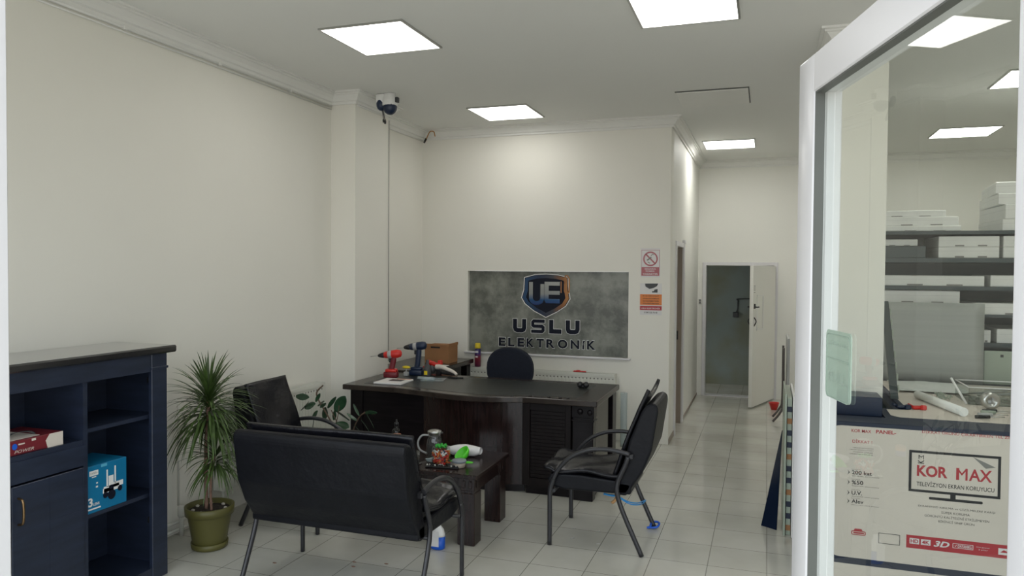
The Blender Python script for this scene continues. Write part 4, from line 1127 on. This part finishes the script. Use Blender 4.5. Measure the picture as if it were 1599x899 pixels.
for i in range(16):
    x = -2.05 + i * .0135; y = 4.315 + i * .0017
    w.ball((x, y + random.uniform(-.008, .01), TZ + .014), random.uniform(.004, .008), mi=random.choice((0, 1, 1)), n=8)
solo(w, 'string_of_beads', [BRACK, STEEL], 'black and silver beaded chain lying in front of the candy jar', 'chain')

# ================================================================== FLOOR THINGS
bb = thing('cleaner_bottle', 'white and blue cleaner bottle on the floor beneath the sofa arm', 'bottle', (-1.885, 4.14, 0))
bxx, byy = -1.90, 4.16
MB().lathe([(0, 0), (.043, 0), (.047, .006), (.047, .078)], (bxx, byy, .001), 24, sy=.75).build('blue_base', BLUE, bb)
MB().lathe([(.047, .078), (.046, .09), (.038, .12), (.018, .145), (.016, .165), (0, .165)], (bxx, byy, .001), 24, sy=.75).build('bottle_body', WHITE, bb)
MB().box((bxx - .033, byy - .0385, .022), (bxx + .022, byy - .0365, .118), bev=.0006).build('label', PAPER, bb)
w = MB().tube([(-.955, 4.60, .335), (-.90, 4.61, .325), (-.87, 4.615, .33)], .013, .006, k=5)
w.tube([(-.875, 4.615, .33), (-.82, 4.70, .27), (-.77, 4.80, .235), (-.74, 4.93, .22)], .004, k=5).tube([(-.875, 4.615, .325), (-.81, 4.72, .25), (-.76, 4.84, .215), (-.74, 4.95, .21)], .004, k=5)
w.xform(Matrix.Translation((0, .0, -.02)))
solo(w, 'blue_strap', SKYB, 'bright blue strap dangling under the right armchair seat', 'strap')
w = MB().tube([(-.73, 4.945, .010), (-.71, 4.955, .018), (-.705, 5.0, .034), (-.67, 5.025, .03), (-.655, 4.99, .03), (-.67, 4.96, .016), (-.72, 4.95, .010)], .0075, k=5)
solo(w, 'blue_tape_knot', BLUE, 'blue tape knot on the floor at the armchair rear leg', 'tape')
w = MB().tube([(-.875, 4.6, .325), (-.87, 4.6, .30), (-.885, 4.6, .275), (-.90, 4.6, .262)], .010, k=4)
solo(w, 'tan_buckle', TAN, 'small tan buckle hanging under the right armchair seat', 'buckle')
random.seed(9)
for i, (x, y) in enumerate(((-1.19, 4.78), (-1.16, 4.60), (-1.03, 4.78), (-.98, 4.56), (-.94, 4.42))):
    w = MB().tube([(x - .010, y, .004), (x + .010, y + .006, .004)], .0025, k=0, n=6).ball((x + .011, y + .007, .005), .0045, n=8)
    solo(w, 'loose_screw', STEEL, 'tiny shiny screw lying on the tiles under the right armchair', 'screw', 'loose screws on the floor')
for i, (x, y) in enumerate(((-2.70, 3.62), (-2.27, 3.79), (-2.24, 3.73), (-2.08, 3.83))):
    w = MB().prism([(x - .012, y), (x + .004, y - .006), (x + .014, y + .002), (x - .002, y + .006)], .0005, .004, 'z')
    solo(w, 'leaf_scrap', BARK, 'small brown dirt scrap on the tiles under the sofa', 'scrap', 'dirt scraps under the sofa')

# ================================================================== RIGHT OF THE CORRIDOR
# stack of boards on edge beside the bench
for i, (x0, x1, y0, h_, mt_, lab) in enumerate(((.128, .140, 5.13, .93, PCBG, 'pale green board standing on edge, leftmost of the upright boards'),
                                                (.144, .172, 5.16, .90, None, 'upright board with dark and copper squares along its edge'),
                                                (.176, .190, 5.10, .92, WHITE, 'thin white board on edge, rightmost of the upright boards'))):
    if mt_:
        solo(MB().box((x0, y0, .001), (x1, y0 + .62, h_), bev=.002), 'edge_board', mt_, lab, 'board', 'boards stored on edge')
    else:
        w = MB().box((x0, y0, .001), (x1, y0 + .6, h_))
        for k_ in range(11):
            z = .03 + k_ * .078
            w.box((x0 - .001, y0 - .004, z), (x1 + .001, y0, z + .035), mi=1 if k_ % 3 else 2)
        solo(w, 'edge_board', [PCBG, NAVY, CARD], lab, 'board', 'boards stored on edge')
# dark sheet leaning on the boards; its triangle also stands in for the shaded gap
al = math.radians(-32)
u_ = Vector((math.cos(al), math.sin(al), 0)); 
p0 = Vector((-.006, 5.28, .002)); tp = Vector((.122, 5.28 + .125 * math.cos(al) / -math.sin(al), .62))
nn_ = u_.cross(tp - p0).normalized() * .006
ls = MB(); wd_ = .115
q = [p0, p0 + u_ * wd_, tp + u_ * .002, tp]
ls.faces([*q, *[v + nn_ for v in q]], [(0, 1, 2, 3), (7, 6, 5, 4), (0, 4, 5, 1), (1, 5, 6, 2), (2, 6, 7, 3), (3, 7, 4, 0)])
bmesh.ops.recalc_face_normals(ls.bm, faces=ls.bm.faces[:])
solo(ls, 'dark_sheet_gap_shade', GAPDARK, 'dark triangle standing in for a leaning sheet and the shaded gap beside the upright boards', 'panel')
# folded table leaning at the corridor's right side
ft = thing('folded_table', 'folded grey table with steel legs leaning on the right side of the corridor', 'table', (.26, 9.1, 0))
MB().box((.235, 8.80, .36), (.262, 9.42, .98), bev=.004, M=Matrix.Translation((0, 0, 0))).build('table_top', GREYP, ft)
for y in (8.95, 9.25):
    MB().tube([(.20, y, .86), (.20, y, .25), (.17, y, .12), (.095, y, .015)], .013, k=5).build('leg', TUBEW, ft)
MB().tube([(.20, 8.95, .80), (.205, 9.0, .5), (.215, 9.02, .15), (.23, 9.02, .012)], .011, k=4).build('brace', STEEL, ft)
w = MB().lathe([(0, 0), (.035, 0), (.062, .085), (.066, .09), (.06, .09), (.034, .008), (0, .006)], (.115, 9.80, .001), 24)
solo(w, 'red_basin', RED, 'small orange-red plastic bowl on the floor by the back door', 'bowl')

# workbench with printed cartons
wb = thing('workbench', 'dark workbench behind the large cream carton, piled with tools', 'workbench', (1.3, 5.4, 0))
poly = [(.36, 4.78), (2.6, 4.78), (2.6, 6.5), (.76, 6.5), (.76, 5.03), (.36, 5.03)]
MB().prism(poly, .84, .878, 'z').build('bench_top', NAVY, wb)
for x, y in ((.40, 4.84), (2.5, 4.84), (2.5, 6.4), (.80, 6.4)):
    MB().box((x, y, 0), (x + .06, y + .06, .84)).build('leg', SHELFM, wb)
kb = thing('screen_protector_carton', 'large cream and navy KOR MAX screen protector carton standing in front of the bench', 'box', (1.2, 4.6, 0))
KY = 4.50
kx_ = lambda x: x * KY / 4.45
kz_ = lambda z: 1.727 - (1.727 - z) * KY / 4.45
KX0, KX1, KZ1 = .30, 1.78, .895
MB().box((KX0, KY, .002), (KX1, KY + .2, KZ1), bev=.004).build('carton', NAVY, kb)
def rrect(x0, z0, x1, z1, r):
    out = []
    for cx_, cz_, a0 in ((x1 - r, z1 - r, 0), (x0 + r, z1 - r, 90), (x0 + r, z0 + r, 180), (x1 - r, z0 + r, 270)):
        for k_ in range(7):
            a = math.radians(a0 + k_ * 15); out.append((cx_ + r * math.cos(a), cz_ + r * math.sin(a)))
    return out
w = MB().prism(rrect(KX0 + .035, .135, KX1 - .03, .872, .075), KY - .0012, KY, 'y')
w.box((KX0, KY - .0012, .004), (KX1, KY, .098))
w.build('cream_panel', CREAM, kb)
ky1 = KY - .0016
def T(mb, s_, x0, z0, x1, z1, bold=0, shear=0, mi=0, y=None):
    a, b, c, d = kx_(x0), kz_(z0), kx_(x1), kz_(z1)
    mb.text(s_, a, b, c - a, d - b, ky1 if y is None else y, mi, bold=bold, shear=shear)
w = MB()
T(w, 'KOR MAX', .456, .848, .555, .866, .01); T(w, 'PANEL-', .578, .850, .677, .870, .03)
T(w, 'DİKKAT ÜRÜNÜ ÇIKARTIRKEN TEL ZIMBA', .801, .866, 1.25, .888, .01)
T(w, 'DİKKAT !', .462, .790, .560, .812, .01)
T(w, 'KOR', .780, .636, .925, .697, .035); T(w, 'M', .965, .634, 1.018, .697, .0); T(w, 'AX', 1.024, .634, 1.130, .697, .02)
for a_ in (.970, 1.008): w.box((kx_(a_), KY - .0018, kz_(.634)), (kx_(a_ + .009), KY - .0013, kz_(.697)))
w.box((kx_(.736), KY - .0022, kz_(.244)), (KX1 - .06, KY - .0013, kz_(.314)))
w.stroke(rrect(kx_(.466), kz_(.283), kx_(.535), kz_(.303), .008), .004, ky1, closed=True)
T(w, '------', .475, .289, .528, .297, .05)
w.prism([(kx_(.475), kz_(.303)), (kx_(.482), kz_(.316)), (kx_(.515), kz_(.316)), (kx_(.522), kz_(.303))], KY - .0022, KY - .0013, 'y')
w.build('red_print', REDB, kb)
w = MB()
for i in range(4): T(w, ('ÜRÜNÜ KUTUDAN', 'ÇIKARTIRKEN LÜTFEN', 'YÜZEYE ZARAR', 'VERMEYİNİZ')[i], .448 if i % 2 else .465, .760 - i * .0115, .566, .767 - i * .0115)
for s_, z, x1 in (('200 kat', .615, .562), ('%50', .560, .520), ('U.V.', .502, .515), ('Alev', .455, .523)):
    T(w, s_, .462, z, x1, z + .022, .02)
    T(w, 'koruma', .462, z + .026, .505, z + .031); T(w, 'dayanıklı sert yüzey', .462, z - .012, .60, z - .005)
    w.prism([(kx_(.440), kz_(z - .004)), (kx_(.452), kz_(z + .010)), (kx_(.440), kz_(z + .024)), (kx_(.446), kz_(z + .010))], KY - .0022, KY - .0013, 'y')
T(w, 'TELEVİZYON EKRAN KORUYUCU', .780, .584, 1.141, .614, .008)
T(w, 'EKRANINIZI KIRILMA ve ÇİZİLMELERE KARŞI', .790, .470, 1.147, .486); T(w, 'SÜPER KORUMA', .900, .446, 1.032, .461)
T(w, 'GÖRÜNTÜ KALİTESİNİ ETKİLEMEYEN', .821, .422, 1.121, .438); T(w, 'BİRİNCİ SINIF ÜRÜN', .887, .398, 1.054, .413)
w.stroke([(kx_(a), kz_(b)) for a, b in ((.748, .768), (1.162, .768), (1.162, .558), (.748, .558))], .013, ky1, closed=True)
w.box((kx_(.94), KY - .0022, kz_(.530)), (kx_(.965), KY - .0013, kz_(.555))); w.prism(rrect(kx_(.84), kz_(.516), kx_(1.09), kz_(.530), .006), KY - .0022, KY - .0013, 'y')
T(w, 'M', .787, .729, .812, .750)
Mk = Matrix.Translation((kx_(.8), 0, kz_(.714))) @ Matrix.Rotation(-PI / 2, 4, 'Y') @ Matrix.Translation((-kx_(.8), 0, -kz_(.714)))
w.text('K', kx_(.8) - .009, kz_(.714) - .014, .020, .030, ky1, M=Mk, bold=.02)
w.stroke([(kx_(a), kz_(b)) for a, b in ((.601, .306), (.704, .306), (.704, .251), (.601, .251))], .0025, ky1, closed=True)
w.build('dark_print', INK, kb)
w = MB().prism([(kx_(a), kz_(b)) for a, b in ((1.04, .762), (1.10, .705), (1.145, .715))], KY - .0022, KY - .0013, 'y').build('peeling_corner', GREYI, kb)
w = MB()
yy = KY - .0032
for a, s_ in ((.752, 'HD'), (.806, '4K')):
    w.box((kx_(a), KY - .003, kz_(.268)), (kx_(a + .046), KY - .0022, kz_(.298)))
T(w, '3D', .866, .266, .941, .298, .03, .3, y=yy)
T(w, '✓ DAYANIKLI', .965, .275, 1.045, .290, .02, y=yy) ; T(w, 'Ürün garantisi', 1.065, .285, 1.125, .293, y=yy); T(w, '2 yıldır', 1.075, .271, 1.118, .279, y=yy)
w.stroke([(kx_(a), kz_(b)) for a, b in ((.957, .271), (1.05, .271), (1.05, .294), (.957, .294))], .002, KY - .0022, closed=True)
w.box((kx_(1.165), KY - .003, kz_(.262)), (kx_(1.23), KY - .0022, kz_(.296)))
w.build('white_print', PAPER, kb)
w = MB(); T(w, 'HD', .757, .273, .793, .293, .03, y=KY - .0034); T(w, '4K', .811, .273, .848, .293, .03, y=KY - .0034)
w.prism([(kx_(1.172), kz_(.274)), (kx_(1.19), kz_(.288)), (kx_(1.222), kz_(.274))], KY - .0036, KY - .003, 'y')
w.build('red_lettering', REDB, kb)
# second carton of the same kind lying flat on the bench
fc2 = thing('flat_carton', 'cream and navy carton lying flat on the bench top under the tools', 'box', (1.5, 5.6, .879))
MB().prism([(.66, 4.70), (2.4, 4.70), (2.4, 6.35), (.80, 6.35), (.80, 5.03), (.66, 5.03)], .8785, .893, 'z').build('carton', NAVY, fc2)
MB().prism([(.74, 4.75), (.70, 4.80), (.705, 5.0), (.83, 5.02), (.83, 6.32), (2.35, 6.32), (2.35, 4.75)], .893, .8942, 'z').build('cream_panel', CREAM, fc2)
w = MB().box((.37, 4.73, .896), (.655, 4.95, 1.01), bev=.004)
w.xform(Matrix.Translation((0, .06, -.0175)))
bb2 = solo(w, 'dark_box', NAVYP, 'dark blue-black box standing on the bench left end, before the pier', 'box')
BZ = .8945
w = MB().tube([(.96, 5.50, BZ + .026), (1.095, 4.90, BZ + .026)], .026, k=0, n=18)
solo(w, 'foam_roll', FOAM, 'white foam roll lying diagonally across the bench', 'roll')
for nm, mt_, x, y, lab in (('black_clip', NAVYP, .80, 5.05, 'dark blue plastic clamp lying on the bench beside the red clamp'), ('red_clip', RED, .885, 5.06, 'red plastic clamp lying on the bench beside the dark clamp')):
    w = MB().box((x - .035, y - .02, BZ), (x + .035, y + .02, BZ + .022), bev=.008, M=RZ((x, y, 0), .3)).tube([(x - .03, y, BZ + .015), (x - .055, y - .015, BZ + .028)], .009, k=0).box((x + .01, y - .03, BZ), (x + .045, y - .005, BZ + .03), bev=.006)
    solo(w, nm, mt_, lab, 'clamp')
# leaning display frame and diffuser sheet
dl = thing('stripped_display', 'dark stripped display frame leaning upright at the left of the bench', 'display', (.82, 5.6, BZ))
MB().prism([(5.42, BZ), (5.46, BZ), (5.95, 1.50), (5.93, 1.52)], .79, .835, 'x').build('bezel', SHELFM, dl)
w = MB()
for i in range(8):
    t = i / 8; w.box((.835, 5.46 + .45 * t, BZ + .04 + .56 * t), (.845, 5.485 + .45 * t, BZ + .085 + .56 * t), bev=.002)
w.build('circuit_strip', PCBG, dl)
def sheetf(u, v):
    return (.86 + .68 * u, 6.36 + .012 * math.sin(u * 5), .895 + .605 * v)
w = MB().grid(sheetf, 10, 8, thick=.004)
solo(w, 'diffuser_sheet', SHEET, 'large plain grey diffuser sheet standing at the back of the bench', 'sheet')
# tools and tray
tr = thing('clear_tray', 'clear plastic tray full of thin rods at the right end of the bench', 'tray', (1.55, 5.35, BZ))
w = MB()
x0, x1, y0, y1 = 1.22, 1.85, 5.35, 5.70
for a, b in (((x0, y0, BZ + .001), (x1, y0 + .004, BZ + .11)), ((x0, y1, BZ + .001), (x1, y1 + .004, BZ + .11)), ((x0, y0, BZ + .001), (x0 + .004, y1, BZ + .11)), ((x1, y0, BZ + .001), (x1 + .004, y1, BZ + .11)), ((x0, y0, BZ + .001), (x1, y1, BZ + .005))):
    w.box(a, b)
w.build('tray_walls', THIN, tr)
w = MB()
for a, b in (((x0, y0), (x1, y0)), ((x1, y0), (x1, y1)), ((x1, y1), (x0, y1)), ((x0, y1), (x0, y0))): w.tube([(*a, BZ + .112), (*b, BZ + .112)], .004, k=0, n=6)
w.build('tray_rim', WHITE, tr)
random.seed(21)
for i in range(11):
    x = random.uniform(1.27, 1.5); y = random.uniform(5.38, 5.66); L_ = random.uniform(.18, .30)
    w = MB().tube([(x, y, BZ + .012 + i * .006), (x + L_, y + random.uniform(-.05, .02), BZ + .02 + i * .008)], random.uniform(.003, .007), k=0, n=6)
    solo(w, 'metal_rod', random.choice((STEEL, STEEL, GREYP)), 'thin metal rod lying in the clear tray', 'rod', 'rods in the clear tray')
w = MB().tube([(1.205, 5.33, BZ + .008), (1.13, 5.40, BZ + .16)], .007, k=0, n=8)
solo(w, 'white_stick', WHITE, 'white stick propped up against the clear tray', 'stick')
w = MB().lathe([(.024, -.022), (.05, -.022), (.05, .022), (.024, .022), (.024, -.022)], M=Matrix.Translation((1.31, 5.24, BZ + .051)) @ Matrix.Rotation(PI / 2, 4, 'X') @ Matrix.Rotation(.2, 4, 'Y'), n=22)
solo(w, 'tape_reel', STEEL, 'round silver tape reel in front of the clear tray', 'tape')
cols = (BRACK, STEEL, DGREY, PCBG, GREYP)
for i in range(16):
    x = 1.16 + .17 * (i % 4) + .03 * (i // 4); y = 4.84 + .075 * (i // 4) + random.uniform(-.01, .01); a = random.uniform(-.12, .3)
    M_ = Matrix.Translation((x, y, BZ + .012 + .004 * (i % 3))) @ Matrix.Rotation(a, 4, 'Z')
    w = MB().tube([M_ @ Vector((-.02, 0, 0)), M_ @ Vector((.055, 0, .003))], .010, k=0, n=8, mi=0).tube([M_ @ Vector((.055, 0, .003)), M_ @ Vector((.13, 0, .006))], .0035, k=0, n=6, mi=1)
    solo(w, 'hand_tool', [cols[i % 5], STEEL], 'small hand tool in the tool heap before the clear tray', 'tool', 'heap of hand tools on the bench')
w = MB()
for i in range(14):
    x = random.uniform(1.09, 1.15); y = random.uniform(5.47, 5.66)
    w.tube([(x, y, BZ + .006), (x + random.uniform(-.04, .04), y + random.uniform(-.04, .04), BZ + .03), (x + random.uniform(-.05, .05), y + random.uniform(-.04, .04), BZ + .006)], .003, k=5, n=6)
o = solo(w, 'cable_tangle', PCBG, 'tangle of thin grey-green wires on the bench by the foam roll', 'wires'); o['kind'] = 'stuff'
w = MB()
def rag(u, v): return (.88 + .45 * u, 5.74 + .5 * v, BZ + .012 + .03 * abs(math.sin(u * 9 + v * 5)) * math.sin(PI * u) * math.sin(PI * v) + .004)
w.grid(rag, 24, 20, thick=.003)
solo(w, 'crumpled_foam_sheet', FOAMG, 'crumpled pale packing sheet spread over the back of the bench', 'sheet')

# shelving unit with cartons
sh = thing('shelving_unit', 'dark metal shelving unit loaded with flat white cartons behind the bench', 'shelf', (1.7, 6.95, 0))
SX0, SX1, SY0, SY1 = .80, 2.75, 6.60, 7.25
for z0, z1 in ((2.028, 2.055), (1.808, 1.843), (1.592, 1.622), (1.385, 1.405), (1.155, 1.188), (.60, .63)):
    MB().box((SX0, SY0, z0), (SX1, SY1, z1)).build('shelf_board', SHELFM, sh)
for x in (SX0, SX1 - .04):
    for y in (SY0, SY1 - .04): MB().box((x, y, 0), (x + .04, y + .04, 2.06)).build('post', SHELFM, sh)
MB().box((SX0, SY1, .1), (SX1, SY1 + .01, 2.03)).build('back_panel', SHELFM, sh)
gp = 'flat white cartons on the shelving'
def carton(label, x0, x1, z0, z1, y0=6.62, y1=7.2, mt_=FOAM, rz=0, mark=True, name='white_carton', grp=gp):
    t = thing(name, label, 'box', ((x0 + x1) / 2, (y0 + y1) / 2, z0), rz, grp)
    hx, hy = (x1 - x0) / 2, (y1 - y0) / 2
    MB().box((-hx, -hy, 0), (hx, hy, z1 - z0), bev=.004).build('carton', mt_, t, True)
    if mark:
        h_ = z1 - z0
        MB().box((-hx * .45, -hy - .001, .004), (-hx * .15, -hy, h_ * .18)).box((hx * .30, -hy - .001, .004), (hx * .6, -hy, h_ * .18)).build('hand_slot', GREYI, t, True)
        MB().box((-hx - .0005, -hy - .0005, h_ * .62), (hx + .0005, hy + .0005, h_ * .63)).build('lid_seam', GREYP, t, True)
    return t
z = 2.0555
carton('low wide white carton at the bottom of the left stack on top of the shelving', .89, 1.435, z, z + .042)
carton('white carton second from the bottom in the left stack on top of the shelving', .86, 1.42, z + .043, z + .115, 6.64, 7.2)
carton('thin white carton topmost in the left stack on top of the shelving', .80, 1.335, z + .116, z + .168, 6.66, 7.2, rz=.0)
for i, (za, zb, x, rz_, lab) in enumerate(((0, .088, 1.71, 0, 'lowest white carton of the right stack on top of the shelving'), (.089, .200, 1.72, .02, 'white carton second from bottom of the right stack on the shelving'),
                                        (.201, .285, 1.70, -.05, 'white carton second from top of the right stack on the shelving'), (.286, .375, 1.70, -.10, 'topmost white carton of the right stack on the shelving'))):
    carton(lab, x, x + .55, z + za, z + zb, 6.62, 7.3, rz=rz_)
z = 1.8435
carton('upper of two white cartons centred on the second shelf', 1.28, 1.695, z + .087, z + .170)
carton('lower of two white cartons centred on the second shelf', 1.28, 1.695, z, z + .086)
carton('upper white carton at the right end of the second shelf', 1.72, 2.2, z + .087, z + .170)
carton('lower white carton at the right end of the second shelf', 1.72, 2.2, z, z + .086)
carton('white carton behind the dark box on the second shelf', .86, 1.14, z + .095, z + .15, 6.66, 7.2)
carton('dark teal box at the left end of the second shelf', .86, 1.19, z, z + .094, 6.61, 7.2, SHELFM, 0, False, 'dark_carton', None)
z = 1.6225
carton('long white carton on the left of the third shelf', .86, 1.60, z, z + .082)
carton('white carton at the right end of the third shelf', 1.64, 2.3, z, z + .088)
z = 1.4055
carton('long white carton at the left of the fourth shelf', .87, 1.435, z + .075, z + .18)
carton('flat white carton beneath the long one on the fourth shelf', .85, 1.52, z, z + .074)
carton('white carton at the right of the fourth shelf', 1.53, 2.3, z, z + .09)
z = 1.1885
carton('small white carton at the middle of the fifth shelf', 1.54, 1.65, z, z + .097)
carton('white carton at the right end of the fifth shelf', 1.69, 2.2, z, z + .108)
w = MB().box((1.555, 6.40, .8955), (2.1, 6.42, 1.145), bev=.003).box((1.66, 6.398, 1.10), (1.68, 6.4, 1.12), mi=1)
solo(w, 'metal_back_cover', [PCBG, BRACK], 'pale green metal cover plate standing right of the diffuser sheet', 'panel')

# sticker on the glass door
stk = thing('door_sticker', 'pale green rounded sticker on the glass of the entrance door', 'sticker', (.062, 1.836, 0), drz)
def on_door(ratio):
    # distance along the door where the sight line of a given slope meets it
    return (ratio * 1.836 - .062) / (.238 + .9713 * ratio)
sx0_, sx1_ = .150, .285
w = MB().prism(rrect(sx0_, 1.468, sx1_, 1.607, .012), .0215, .0238, 'y')
w.build('film', STICK, stk, True)
w = MB().text('ÇEKİNİZ', sx0_ + .015, 1.575, sx1_ - sx0_ - .03, .012, .0212).text('PULL', sx0_ + .02, 1.50, sx1_ - sx0_ - .04, .022, .0212)
w.stroke([(sx0_ + .008, 1.549), (sx1_ - .008, 1.549)], .002, .0214)
w.stroke(rrect(sx0_ + .006, 1.468, sx1_ - .006, 1.599, .01), .0015, .0214, closed=True)
w.build('lettering', mat('green_grey_ink', (.30, .38, .32), .5), stk, True)
